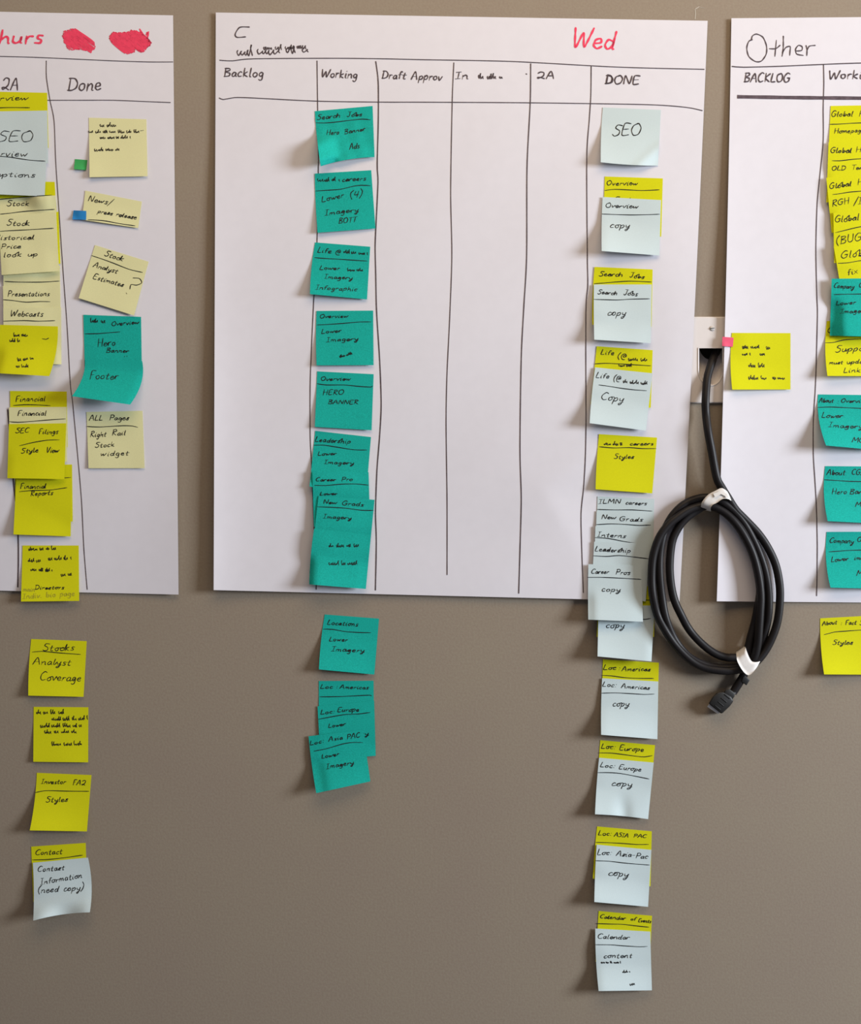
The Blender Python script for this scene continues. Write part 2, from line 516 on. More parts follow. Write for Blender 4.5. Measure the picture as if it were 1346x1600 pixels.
def mid_h(x, y):
    le = 0.0085 * smoothstep(80, 800, y) * np.exp(-np.maximum(x - 334, 0) / 45)
    plate = 0.0052 * smoothstep(930, 1066, x) * smoothstep(250, 470, y) * (1 - 0.45 * smoothstep(660, 900, y))
    # old fold in the paper: two creases meeting at (848,768)
    def seg(ax, ay, bx, by):
        tt = np.clip(((x - ax) * (bx - ax) + (y - ay) * (by - ay)) / ((bx - ax) ** 2 + (by - ay) ** 2), 0, 1)
        return np.hypot(x - ax - tt * (bx - ax), y - ay - tt * (by - ay)), tt
    d1, t1 = seg(848, 768, 990, 652)
    d2, t2 = seg(848, 768, 905, 868)
    inside = ((x - 848) * 0.633 + (y - 768) * 0.774 > 0) & ((x - 848) * 0.87 - (y - 768) * 0.495 > 0)
    dd = np.minimum(d1, d2)
    cr = 0.0034 * np.where(inside, np.clip(1 - dd / 46, 0, 1), np.exp(-dd / 120)) * (1 - 0.5 * np.where(d1 < d2, t1, t2))
    bot = 0.002 * smoothstep(820, 930, y)
    return le + plate + cr + bot + 0.0017


def right_h(x, y):
    ed = 1143 - (y - 28) * 0.025
    return (0.0016 + 0.0098 * smoothstep(70, 700, y)) * np.exp(-np.maximum(x - ed, 0) / 70)


poster_l = chart([(-495, 8), (270.5, 24), (279, 929), (-490, 912)], left_h,
                 'white chart paper at the left edge with red scribbles and a Done column')
poster_m = chart([(337.4, 19.5), (1106.3, 32.5), (1062.3, 940), (334, 922)], mid_h,
                 'large white chart paper in the middle with Wed in red marker and six columns', bowr=(1.5, 0))
poster_r = chart([(1143.5, 28.5), (1905, 22), (1895, 946), (1120.6, 939.5)], right_h,
                 'white chart paper at the right edge headed Other, cable coil hanging over its lower corner', bowl=(2, 0))


def line(s, f, seq, w=1.5, mat='marker', name='ruled_line', label=None):
    return ink(s, [pts(f, seq)], w, M[mat], name, label, taper=False, step=6, off=0.0003)


# left chart rules
line(poster_l, 'Z1', [(-1900, 320), (-700, 335), (60, 350), (300, 358), (700, 376), (920, 383), (1070, 383)], 1.3)
line(poster_l, 'Z1', [(295, 620), (500, 620), (700, 620), (900, 628), (1055, 634)], 1.3)
line(poster_l, 'P', [(72.5, 95), (72.7, 121), (78.3, 157), (84.6, 189), (87.2, 252), (93, 340), (98.5, 421), (105, 510), (110, 600), (113.7, 630), (121, 706), (127.5, 782), (131.3, 858), (136.4, 921)], 1.3)
line(poster_l, 'P', [(12, 640), (21, 752), (26, 800), (28.5, 840), (28.8, 880), (27.8, 917)], 2.2)
# middle chart rules
line(poster_m, 'P', [(343.5, 94), (363, 95), (397, 91.8), (520, 91), (600, 91.8), (660, 93.2), (800, 96), (964, 104.7), (1101, 108.3)], 1.5)
line(poster_m, 'P', [(342.8, 153), (349, 155.5), (363, 153), (384, 152.5), (496, 158), (600, 159.5), (660, 159.6), (828, 160.6), (1009, 163.4), (1072, 167.6), (1098, 172.8)], 1.5)
line(poster_m, 'P', [(495.7, 95), (496.5, 158), (497.8, 257), (495.7, 377), (491, 461), (487, 544), (485, 602), (485, 680), (487, 724), (490, 800), (494, 900), (494.3, 921)], 1.5)
line(poster_m, 'P', [(587.5, 96), (591.3, 128), (591.5, 187), (589.8, 257), (591, 284), (588.5, 340), (586.6, 384), (587.5, 429), (588.8, 486), (593.7, 564), (596, 631), (593.7, 680), (589.4, 735), (587.2, 800), (588.4, 847), (587, 922)], 1.9)
line(poster_m, 'P', [(709.6, 98), (707, 160.6), (704.7, 300), (706.5, 400), (703, 500), (699, 583), (697.5, 660), (699, 780), (699, 898)], 1.5)
line(poster_m, 'P', [(829.7, 99.5), (829, 160.6), (824, 262), (823.4, 400), (819, 480), (815, 560), (813, 700), (815, 780), (813, 860), (811, 927)], 1.8)
line(poster_m, 'P', [(924.3, 104), (923.7, 150), (921.4, 186), (917.4, 248), (918.3, 400), (919, 445), (916, 489), (916, 680), (913, 755), (908.5, 802), (909.7, 862), (912, 926)], 1.6)
# right chart rules
line(poster_r, 'R1', [(205, 553), (300, 560), (600, 552), (880, 540), (1280, 525), (2400, 500)], 1.7)
line(poster_r, 'R1', [(255, 806), (500, 810), (900, 815), (1280, 818), (2400, 830)], 5.6, 'broad', 'ruled_line', 'thick broad-tip marker line')
line(poster_r, 'P', [(1287.5, 101), (1288, 131), (1287, 169), (1287, 221), (1282, 272), (1277.5, 320), (1275.6, 390), (1277, 460), (1278, 495), (1275, 600), (1271.6, 656), (1271.6, 710), (1275.6, 776), (1277.8, 852), (1276.7, 931)], 1.6)


def head(s, f, txt, x0, y0, x1, y1, H, w=2.0, mat='marker', name='heading', label=None):
    sc = FR[f][2]
    return ink(s, text_strokes(txt, px(f, x0, y0), px(f, x1, y1), H / sc), w, M[mat], name, label, step=1.2, off=0.0003)


head(poster_l, 'Z1', 'Thurs', -100, 268, 262, 268, 88, 3.3, 'red', 'heading', 'red marker word Thurs')
head(poster_l, 'Z1', 'QA', 8, 556, 112, 557, 72, 2.0)
head(poster_l, 'Z1', 'Done', 418, 560, 622, 560, 84, 2.1)
head(poster_m, 'M5', 'Wed', 668, 213, 858, 222, 84, 3.0, 'red', 'heading', 'red marker word Wed')
head(poster_m, 'Z5', 'Backlog', 110, 448, 342, 450, 50, 1.9)
head(poster_m, 'Z5', 'Working', 680, 450, 890, 458, 48, 1.9)
head(poster_m, 'Z5', 'Draft Approv', 1035, 458, 1385, 470, 44, 1.9)
head(poster_m, 'M5', 'In', 149, 354, 205, 353, 32, 1.9)
head(poster_m, 'M5', 'QA', 512, 352, 592, 352, 32, 1.9)
head(poster_m, 'M5', 'DONE', 818, 374, 970, 378, 38, 2.1)
head(poster_m, 'M5', 'D', 821, 374, 848, 375, 38, 2.3)
line(poster_m, 'M5', [(465, 330), (469, 332)], 1.6, name='ink_dot')
ink(poster_m, [pts('Z5', [(262, 158), (205, 160), (178, 200), (190, 218), (240, 215)])] + squiggle(px('Z5', 190, 325), px('Z5', 620, 305), 16) + squiggle(px('Z5', 345, 290), px('Z5', 600, 285), 9),
    1.9, M['marker'], 'heading', 'unreadable two-line heading')
ink(poster_m, squiggle(px('M5', 252, 352), px('M5', 362, 352), 9), 2.0, M['marker'], 'heading')
ink(poster_r, [pts('R1', [(375, 330), (345, 345), (328, 400), (345, 470), (400, 512), (450, 508), (490, 450), (492, 380), (462, 310), (410, 284), (375, 300), (366, 335)])],
    1.9, M['marker'], 'heading', step=1.2)
ink(poster_r, [pts('R1', s_) for s_ in [
    [(575, 335), (562, 470)], [(515, 406), (570, 405), (607, 376)],
    [(633, 300), (632, 400), (622, 470)], [(624, 440), (655, 395), (690, 388), (688, 430), (686, 462)],
    [(740, 425), (785, 420), (790, 390), (760, 378), (735, 410), (745, 450), (800, 462)],
    [(822, 378), (830, 420), (828, 464)], [(830, 420), (850, 385), (900, 378)]]], 1.9, M['marker'], 'heading', step=1.2)
head(poster_r, 'R1', 'BACKLOG', 303, 684, 684, 684, 74, 2.1)
head(poster_r, 'R1', 'Working', 1008, 660, 1400, 655, 70, 2.1)


def hatch(poly, ang, gap, w):
    """marker strokes going back and forth across a closed outline (px)"""
    P = np.array(poly, float)
    c, s_ = math.cos(ang), math.sin(ang)
    R = np.array([[c, s_], [-s_, c]])
    Q = P @ R.T
    out, yv, flip = [], Q[:, 1].min() + gap / 2, False
    while yv < Q[:, 1].max():
        xs = []
        for k in range(len(Q)):
            a, b = Q[k], Q[(k + 1) % len(Q)]
            if (a[1] - yv) * (b[1] - yv) < 0:
                xs.append(a[0] + (b[0] - a[0]) * (yv - a[1]) / (b[1] - a[1]))
        xs.sort()
        if len(xs) >= 2:
            seg = [np.array((xs[0] + random.uniform(-1, 1), yv)), np.array((xs[-1] + random.uniform(-1, 1), yv + random.uniform(-.5, .5)))]
            out.append([p @ R for p in (seg[::-1] if flip else seg)])
            flip = not flip
        yv += gap
    zig = [p for s2 in out for p in s2]
    return [[out[k][0], out[k][1]] for k in range(len(out))] + [[out[k][1], out[k + 1][0]] for k in range(len(out) - 1)]


sc1 = pts('Z1', [(388, 222), (392, 192), (468, 176), (502, 202), (582, 256), (590, 290), (562, 324), (505, 304), (425, 308), (398, 262)])
sc2 = pts('Z1', [(676, 236), (700, 200), (765, 203), (812, 188), (872, 196), (938, 268), (880, 324), (842, 300), (830, 322), (772, 332), (705, 282)])
ink(poster_l, hatch(sc1, 0.62, 2.25, 2.6), 2.6, M['red'], 'crossed_out_word', 'solid red marker scribble', step=5, off=0.0003)
ink(poster_l, hatch(sc2, 0.70, 2.25, 2.6) + [pts('Z1', [(905, 215), (917, 195), (912, 240)]), pts('Z1', [(865, 180), (885, 215), (925, 250)])],
    2.9, M['red'], 'crossed_out_word', 'wider solid red marker scribble', step=5, off=0.0003)

# ------------------------------------------------------------------ sticky notes


def note(col, f, corners, lift, label, group, texts=(), rules=(), bl=0, br=0, bb=0, extra=None, name='sticky_note', cat='sticky note', n=20, start=0.22, w=1.2, thick=0.00012):
    """texts: (text, x0, y0, x1, y1, cap_height) in frame px; rules: polylines in frame px; lift: (left, right) mm at the lower edge"""
    sc = FR[f][2]
    s = Surf(pts(f, corners), (bl / sc, 0), (br / sc, 0), (0, bb / sc), n=n)
    u, v = np.meshgrid(np.linspace(0, 1, n + 1), np.linspace(0, 1, n + 1))
    s.grid = s.P(u, v)
    base = below(s.grid) + 0.00045
    t = np.clip((v - start) / (1 - start), 0, 1)
    lf, rt = lift
    ktop = max(1, int(n * 0.15))
    htop = base[:ktop + 1].mean(0)[None, :]
    # the glued strip follows what is below; the free part leaves it and curls towards the room
    hl = htop + (lf * (1 - u) + rt * u) * 0.001 * t ** 1.55
    hl += 0.0004 * np.sin(u * 5 + corners[0][0]) * t
    if extra is not None:
        hl = hl + extra(u, v)
    K = np.pad(base, 1, mode='edge')
    base = np.maximum.reduce([K[j:j + n + 1, i:i + n + 1] for i in range(3) for j in range(3)])
    drape = base.copy()
    for k in range(9):
        K = np.pad(drape, 1, mode='edge')
        if k < 3:
            K2 = np.maximum.reduce([K[1:-1, :-2], K[1:-1, 2:], K[:-2, 1:-1], K[2:, 1:-1], K[1:-1, 1:-1]])
        else:
            K2 = (K[1:-1, :-2] + K[1:-1, 2:] + K[:-2, 1:-1] + K[2:, 1:-1] + 2 * K[1:-1, 1:-1]) / 6
        drape = np.maximum(K2, base)
    H = np.maximum(drape, np.where(v < 0.12, base, hl))
    for _ in range(3):
        K = np.pad(H, 1, mode='edge')
        K = (K[1:-1, :-2] + K[1:-1, 2:] + K[:-2, 1:-1] + K[2:, 1:-1] + 2 * K[1:-1, 1:-1]) / 6
        H = np.maximum(K, base)
    s.H = H
    ob = sheet_mesh(name, s, M[col], thick)
    tag(ob, label, cat, group)
    SURFS.append(s)
    strokes = []
    for t_ in texts:
        tx, x0, y0, x1, y1, hh = t_[:6]
        fr = px(f, x0, y0); to = px(f, x1, y1)
        if tx == '~':
            strokes += squiggle(fr, to, hh / sc)
        else:
            strokes += text_strokes(tx, fr, to, hh / sc, 0.26, 0.42, True)
    if strokes:
        ink(s, strokes, w, M['ink'], 'handwriting', step=1.3)
    for r in rules:
        ink(s, [pts(f, r)], 1.25, M['ink'], 'underline', step=5)
    return s


GL = 'sticky notes in the column cut by the left edge'
GC = 'sticky notes under the Done heading at left'
GT = 'teal sticky notes in the middle Working column'
GD = 'sticky notes in the middle Done column'
GR = 'sticky notes in the column cut by the right edge'
GF = 'small coloured page flags'

# --- column cut by the left edge
note('yellow', 'Z1', [(-60, 566), (292, 574), (300, 915), (-60, 912)], (2, 2), 'yellow note under the letter A at top left, pale note over its lower part', GL,
     [('Overview', -130, 625, 172, 618, 34)], [[(-40, 668), (60, 665), (184, 666)]])
note('pale', 'Z1', [(-62, 690), (292, 684), (298, 1010), (-60, 1010)], (3, 3), 'pale blue-green note reading SEO at the left edge', GL,
     [('SEO', -20, 876, 200, 876, 68)])
note('yellow', 'Z1', [(-30, 1120), (338, 1125), (360, 1480), (-10, 1480)], (2, 2), 'yellow note whose corner peeks out above the cream Stock notes', GL)
note('pale', 'Z1', [(-60, 880), (293, 884), (276, 1214), (-75, 1200)], (7, 5), 'pale blue note reading Overview and options under the left SEO note', GL,
     [('Overview', -120, 968, 166, 968, 40), ('Captions', -80, 1092, 215, 1096, 34)], [[(-30, 965), (60, 972), (180, 990), (280, 997)]], br=0)
note('yellow', 'Z2', [(0, 330), (362, 240), (374, 562), (10, 600)], (2, 2), 'yellow note showing as a thin strip right of the cream Stock notes', GL)
note('cream', 'Z2', [(-8, 160), (343, 140), (358, 480), (0, 500)], (2, 2), 'upper of two cream notes headed Stock at the left edge', GL,
     [('Stock', 40, 205, 178, 204, 34)], [[(-10, 165), (200, 146), (322, 138)], [(0, 256), (60, 250), (160, 238), (338, 226)]])
note('cream', 'Z2', [(20, 590), (370, 575), (376, 915), (25, 925)], (2, 2), 'cream note mostly covered, only a pen line showing above Presentations', GL,
     [], [[(30, 672), (120, 676), (260, 676), (368, 669)]])
note('cream', 'Z2', [(-8, 272), (345, 242), (366, 608), (10, 632)], (5, 3), 'cream note reading Stock, historical price look up', GL,
     [('Stock', 42, 326, 182, 326, 36), ('Historical', -38, 415, 210, 412, 32), ('Price', 5, 470, 128, 468, 30), ('look up', 20, 522, 232, 515, 34)],
     [[(0, 362), (60, 358), (180, 352), (332, 343)]])
note('cream', 'Z2', [(18, 700), (370, 692), (380, 1040), (25, 1045)], (2, 2), 'cream note reading Presentations at the left edge', GL,
     [('Presentations', 45, 765, 305, 762, 34)], [[(20, 785), (80, 790), (160, 800), (250, 796), (310, 797)]])
note('cream', 'Z2', [(20, 835), (378, 832), (380, 1185), (25, 1180)], (2, 2), 'cream note reading Webcasts above a creased yellow note', GL,
     [('Webcasts', 62, 888, 264, 888, 38)], [[(20, 918), (150, 914), (240, 918), (340, 914)]])
note('yellow', 'Z2', [(0, 940), (358, 950), (305, 1258), (-45, 1238)], (16, 13), 'yellow note curling outward under Webcasts, unreadable writing', GL,
     [('~', 85, 1012, 180, 1012, 26), ('~', 60, 1045, 120, 1045, 24), ('~', 110, 1165, 210, 1152, 24), ('~', 100, 1204, 175, 1202, 24)],
     [[(262, 1026), (285, 1030), (302, 1022)]], br=16, bl=10)
note('yellow', 'Z3', [(62, 122), (413, 126), (418, 470), (66, 470)], (2, 2), 'deep yellow note headed Financial, a cream strip over its lower part', GL,
     [('Financial', 95, 190, 278, 184, 36)], [[(82, 212), (160, 207), (240, 209), (312, 213)]])
note('cream', 'Z3', [(56, 224), (412, 221), (415, 560), (60, 570)], (2, 2), 'cream note showing as a strip reading Financial between two yellow notes', GL,
     [('Financial', 108, 276, 284, 274, 34)], [[(60, 312), (110, 316), (200, 310), (320, 300), (406, 295)]])
note('yellow', 'Z3', [(92, 582), (446, 577), (450, 930), (95, 930)], (2, 2), 'yellow note mostly hidden behind the SEC filings note', GL,
     [], [[(350, 662), (400, 660), (438, 657)]])
note('yellow', 'Z3', [(55, 327), (410, 322), (398, 668), (45, 662)], (9, 5), 'yellow note reading SEC filings, style view', GL,
     [('SEC', 96, 382, 178, 380, 32), ('Filings', 238, 388, 358, 388, 34), ('Style', 130, 508, 236, 500, 32), ('View', 284, 502, 362, 504, 34)],
     [[(122, 461), (200, 442), (290, 427), (368, 424)]])
note('yellow', 'Z3', [(100, 668), (444, 671), (437, 1022), (83, 1010)], (9, 3), 'yellow note reading Financial Reports', GL,
     [('Financial', 124, 728, 284, 724, 32), ('Reports', 188, 772, 326, 764, 32)], [[(120, 745), (200, 738), (310, 735), (415, 720)]])
s_dir = note('yellow', 'Z3', [(140, 1078), (487, 1078), (490, 1421), (130, 1425)], (7, 5), 'yellow note hanging over the lower edge of the left chart, faint pencil at its foot', GL,
     [('~', 178, 1108, 345, 1104, 26), ('~', 175, 1180, 250, 1180, 28), ('~', 300, 1170, 440, 1165, 28), ('~', 190, 1235, 330, 1240, 24), ('~', 380, 1270, 450, 1262, 26), ('Directors', 215, 1350, 395, 1348, 26)])
ink(s_dir, text_strokes('main', px('Z3', 142, 1362), px('Z3', 215, 1362), 7) + text_strokes('Indiv. bio page', px('Z3', 142, 1408), px('Z3', 462, 1388), 8), 1.3, M['pencil'], 'pencil_writing', 'faint pencil writing')
note('yellow', 'Z4', [(150, 180), (417, 190), (402, 458), (136, 452)], (9, 4), 'yellow note on bare wall reading Stocks Analyst Coverage', GL,
     [('Stocks', 205, 238, 356, 236, 34), ('Analyst', 158, 304, 338, 306, 34), ('Coverage', 190, 380, 388, 382, 40)], [[(155, 243), (200, 239), (290, 247), (388, 254)]], bl=-4)
note('yellow', 'Z4', [(162, 506), (425, 508), (424, 773), (160, 770)], (5, 3), 'yellow note with four dense lines of unreadable writing below the Analyst Coverage note', GL,
     [('~', 176, 540, 310, 540, 24), ('~', 250, 572, 420, 568, 22), ('~', 195, 605, 395, 603, 22), ('~', 215, 634, 365, 632, 22), ('~', 250, 692, 395, 690, 22)])
note('yellow', 'Z4', [(177, 823), (440, 834), (418, 1105), (143, 1100)], (14, 6), 'yellow note reading Investor FAQ, Styles', GL,
     [('Investor', 198, 876, 315, 876, 24), ('FAQ', 350, 882, 410, 882, 26), ('Styles', 220, 965, 325, 962, 28)], [[(172, 918), (220, 909), (320, 911), (428, 912)]], bl=6)
note('yellow', 'Z4', [(150, 1178), (412, 1160), (421, 1428), (160, 1445)], (9, 4), 'yellow note headed Contact behind the lowest pale note at left', GL,
     [('Contact', 170, 1220, 298, 1212, 28)], [[(156, 1242), (230, 1240), (320, 1230), (397, 1219)]])
note('pale', 'Z4', [(158, 1256), (423, 1231), (432, 1494), (160, 1534)], (20, 17), 'pale blue note reading Contact information, its foot curled out', GL,
     [('Contact', 180, 1300, 308, 1290, 28), ('Information', 195, 1362, 394, 1328, 30), ('(need copy)', 182, 1402, 400, 1388, 34)], br=13, bl=4, bb=-9, n=26,
     extra=lambda u, v: 0.004 * np.sin(u * 7 + 1) * smoothstep(0.72, 1, v))

# --- Done column of the left chart
note('cream', 'Z1', [(550, 728), (906, 738), (913, 1090), (554, 1096)], (6, 3), 'cream note uppermost under the Done heading, unreadable writing', GC,
     [('~', 620, 785, 735, 782, 28), ('~', 550, 822, 870, 822, 24), ('~', 620, 858, 805, 856, 22), ('~', 585, 935, 745, 932, 26)], [[(870, 809), (888, 806)]])
note('green', 'Z1', [(464, 984), (541, 990), (533, 1052), (458, 1046)], (4, 1), 'small green flag stuck at the side of the uppermost cream note', GF, name='page_flag', cat='page flag', n=8)
note('cream', 'Z2', [(528, 110), (878, 178), (855, 342), (508, 290)], (3, 2), 'short folded cream note reading News, press release', GC,
     [('News/', 542, 174, 690, 200, 38), ('press release', 602, 248, 842, 288, 30)], [[(545, 290), (640, 296), (740, 314), (836, 328)]])
note('blue', 'Z2', [(455, 232), (534, 236), (533, 291), (448, 288)], (4, 1), 'small blue flag stuck at the side of the press release note', GF, name='page_flag', cat='page flag', n=8)
note('cream', 'Z2', [(588, 447), (920, 550), (830, 883), (487, 775)], (4, 3), 'tilted cream note with a large question mark', GC,
     [('Stock', 644, 512, 758, 548, 36), ('Analyst', 574, 582, 722, 622, 34), ('Estimates', 574, 655, 760, 706, 34), ('?', 772, 722, 848, 742, 84)],
     [[(568, 512), (640, 536), (700, 558), (800, 597), (882, 616)]])
note('teal', 'Z2', [(516, 878), (873, 891), (878, 1235), (525, 1225)], (3, 3), 'teal note reading Hero Banner under the question mark note', GC,
     [('~', 560, 925, 660, 930, 30), ('Overview', 690, 948, 858, 934, 28), ('Hero', 602, 1076, 712, 1066, 46), ('Banner', 656, 1112, 795, 1112, 28), ("''", 762, 1152, 790, 1150, 18)],
     [[(527, 996), (600, 995), (680, 989), (743, 984)]])
note('teal', 'Z2', [(526, 1152), (880, 1164), (805, 1434), (445, 1382)], (26, 22), 'teal note reading Footer, swept out and curled to the left', GC,
     [('Footer', 552, 1276, 728, 1278, 50)], br=32, bl=24, start=0.12)
note('cream', 'Z3', [(535, 252), (882, 245), (895, 600), (548, 600)], (2, 3), 'pale cream note reading All Pages, Right Rail Stock Widget', GC,
     [('ALL', 552, 305, 634, 303, 32), ('Pages', 676, 303, 796, 303, 32), ('Right', 558, 408, 655, 404, 36), ('Rail', 692, 396, 776, 396, 34), ('Stock', 588, 474, 706, 466, 32), ('widget', 620, 524, 794, 520, 34)],
     [[(538, 342), (620, 345), (760, 337), (820, 339), (852, 347)]])

# --- teal column of the middle chart
note('teal', 'M1', [(180, 133), (687, 87), (704, 535), (232, 616)], (13, 3), 'crumpled teal note headed Search Jobs, topmost in the Working column', GT,
     [('Search', 200, 208, 400, 188, 46), ('Jobs', 462, 182, 592, 176, 40), ('Hero', 282, 342, 392, 336, 46), ('Banner', 440, 336, 622, 302, 40), ('Ads', 484, 470, 570, 458, 56)],
     [[(190, 234), (260, 236), (350, 230), (480, 214), (600, 202), (668, 209)]], bl=-6, bb=-18, n=28,
     extra=lambda u, v: 0.016 * np.clip((0.36 - u) / 0.36, 0, 1) * smoothstep(0.42, 0.62, v) - 0.010 * smoothstep(0.88, 1, v) * (u < 0.3) + 0.0007 * np.sin(u * 17 + v * 9) * np.sin(v * 14 - u * 5))
note('teal', 'M1', [(180, 680), (675, 650), (712, 1160), (205, 1198)], (7, 2), 'teal note ending in a bracketed 4 below the crumpled one', GT,
     [('~', 205, 750, 400, 745, 44), ('careers', 418, 750, 626, 740, 44), ('Lower', 242, 932, 436, 886, 48), ('(4)', 488, 896, 596, 884, 58), ('Imagery', 268, 1046, 562, 1014, 48), ('BOTT', 388, 1116, 545, 1106, 48)],
     [[(190, 832), (280, 826), (400, 818), (520, 790), (590, 782), (668, 786)]], bl=-5)
note('teal', 'M2', [(168, 45), (613, 80), (587, 505), (127, 462)], (11, 4), 'teal note reading Lower Imagery Infographic', GT,
     [('Life', 186, 126, 296, 134, 44), ('@', 330, 140, 378, 140, 36), ('~', 400, 130, 590, 145, 34), ('Lower', 204, 264, 366, 268, 34), ('~', 430, 275, 560, 278, 30), ('Imagery', 242, 336, 466, 346, 36), ('Infographic', 172, 424, 506, 438, 38)],
     [[(166, 168), (240, 174), (380, 182), (590, 196)]], bl=-9)
note('teal', 'M2', [(180, 598), (637, 595), (640, 1035), (180, 1037)], (6, 3), 'teal note headed Overview with Lower Imagery', GT,
     [('Overview', 206, 656, 432, 652, 32), ('Lower', 218, 782, 380, 768, 34), ('Imagery', 260, 848, 515, 836, 36), ('~', 370, 975, 470, 945, 24)],
     [[(184, 711), (280, 706), (400, 698), (520, 687), (620, 686)]], bl=-5)
note('teal', 'M2', [(185, 1085), (641, 1108), (624, 1560), (166, 1533)], (5, 3), 'teal note headed Overview with HERO BANNER in capitals', GT,
     [('Overview', 212, 1160, 452, 1158, 34), ('HERO', 228, 1276, 396, 1274, 42), ('BANNER', 272, 1348, 514, 1350, 32)],
     [[(186, 1185), (260, 1195), (400, 1195), (520, 1206), (618, 1212), (630, 1202)]])
note('teal', 'M3', [(175, 70), (640, 122), (600, 590), (127, 535)], (8, 3), 'teal note headed Leadership', GT,
     [('Leadership', 172, 160, 466, 176, 44), ('Lower', 196, 276, 350, 272, 32), ('Imagery', 248, 346, 494, 352, 34)],
     [[(166, 190), (250, 190), (380, 210), (500, 228), (605, 230)]])
note('teal', 'M3', [(150, 405), (620, 415), (632, 880), (165, 870)], (4, 3), 'teal note headed Career Pro overlapping the Leadership note', GT,
     [('Career', 178, 492, 345, 490, 32), ('Pro', 392, 488, 486, 486, 34), ('Lower', 214, 608, 356, 606, 28)],
     [[(170, 524), (260, 526), (400, 514), (520, 513), (618, 523)]])
note('teal', 'M3', [(203, 612), (670, 645), (624, 1105), (150, 1060)], (5, 3), 'teal note headed New Grads', GT,
     [('New', 242, 676, 352, 680, 34), ('Grads', 396, 690, 576, 700, 38), ('Imagery', 240, 798, 474, 812, 36)],
     [[(192, 703), (320, 708), (440, 716), (560, 732), (658, 733)]])
note('teal', 'M3', [(165, 886), (640, 935), (597, 1388), (125, 1350)], (14, 6), 'teal note lowest on the middle chart, unreadable writing', GT,
     [('~', 290, 1040, 535, 1035, 40), ('~', 290, 1190, 535, 1185, 40)], bl=-8)
note('teal', 'M4', [(238, 100), (663, 133), (626, 570), (193, 530)], (13, 5), 'teal note reading Locations, alone on the bare wall', GT,
     [('Locations', 258, 180, 496, 194, 40), ('Lower', 274, 308, 414, 312, 34), ('Imagery', 290, 386, 545, 398, 40)],
     [[(228, 215), (300, 217), (400, 234), (500, 241), (600, 243)]], bl=-7)
note('teal', 'M4', [(192, 620), (620, 618), (625, 1045), (192, 1045)], (2, 2), 'teal note headed Loc: Americas above the other two location notes', GT,
     [('Loc', 204, 680, 300, 678, 34), (':', 326, 678, 342, 676, 30), ('Americas', 354, 680, 580, 684, 32)], [[(200, 744), (350, 742), (480, 736), (590, 731), (604, 738)]])
note('teal', 'M4', [(182, 818), (625, 775), (637, 1205), (205, 1238)], (4, 2), 'teal note headed Loc: Europe between two teal location notes', GT,
     [('Loc:', 204, 882, 318, 872, 34), ('Europe', 338, 862, 504, 858, 38), ('Lower', 266, 985, 402, 968, 32), ('Imagery', 325, 1065, 580, 1045, 38)],
     [[(188, 920), (280, 902), (400, 882), (500, 878), (592, 866)]])
note('teal', 'M4', [(112, 1052), (538, 1000), (595, 1405), (172, 1497)], (20, 9), 'teal note headed Loc: Asia PAC, lowest of the teal notes', GT,
     [('Loc:', 122, 1125, 236, 1100, 36), ('Asia', 268, 1094, 378, 1076, 36), ('PAC', 412, 1076, 512, 1060, 38), ('Lower', 214, 1228, 350, 1202, 32), ('Imagery', 252, 1308, 464, 1270, 40)],
     [[(155, 1168), (250, 1150), (380, 1112), (460, 1100), (536, 1101)]], bl=-5)

# --- Done column of the middle chart
note('pale', 'D1', [(350, 100), (860, 122), (833, 610), (332, 580)], (14, 5), 'pale green-blue note reading only SEO, folded lower corner', GD,
     [('SEO', 428, 348, 672, 350, 104)], bl=-6, bb=8, n=28, w=1.5,
     extra=lambda u, v: -0.006 * smoothstep(1.62, 1.95, u + v) + 0.002 * smoothstep(1.5, 1.68, u + v))
note('yellow', 'D1', [(367, 705), (876, 722), (862, 1232), (352, 1200)], (3, 1), 'yellow note headed Overview in the Done column', GD,
     [('Overview', 380, 782, 652, 780, 42), ('Styles', 450, 930, 660, 925, 44)], [[(366, 828), (450, 818), (600, 824), (700, 828), (846, 822)]])
note('pale', 'D1', [(348, 885), (860, 912), (845, 1398), (340, 1358)], (19, 5), 'pale blue note reading Overview copy', GD,
     [('Overview', 372, 976, 656, 984, 44), ('copy', 410, 1154, 580, 1160, 62)], [[(342, 1034), (450, 1038), (600, 1042), (720, 1040), (848, 1036)]], bl=-4)
note('yellow', 'D2', [(278, 95), (787, 118), (776, 620), (258, 602)], (8, 2), 'yellow note headed Search Jobs behind a pale one', GD,
     [('Search', 316, 176, 520, 180, 44), ('Jobs', 584, 188, 710, 200, 44)], [[(276, 243), (360, 236), (480, 226), (600, 220), (776, 228)]], bl=-8)
note('pale', 'D2', [(272, 250), (778, 250), (770, 764), (275, 733)], (15, 4), 'pale blue note reading Search Jobs copy', GD,
     [('Search', 304, 332, 472, 344, 42), ('Jobs', 532, 342, 652, 352, 48), ('copy', 388, 520, 546, 526, 62)], [[(272, 380), (380, 383), (480, 385), (600, 378), (760, 375)]], bl=-3)
note('yellow', 'D2', [(297, 790), (787, 825), (770, 1330), (243, 1300)], (6, 2), 'yellow note headed Life behind a pale one', GD,
     [('Life', 330, 862, 446, 866, 44), ('(@', 478, 900, 560, 900, 44), ('~', 575, 918, 735, 920, 44), ('~', 490, 968, 600, 968, 30)], [[(280, 945), (380, 940), (490, 945), (770, 962)]])
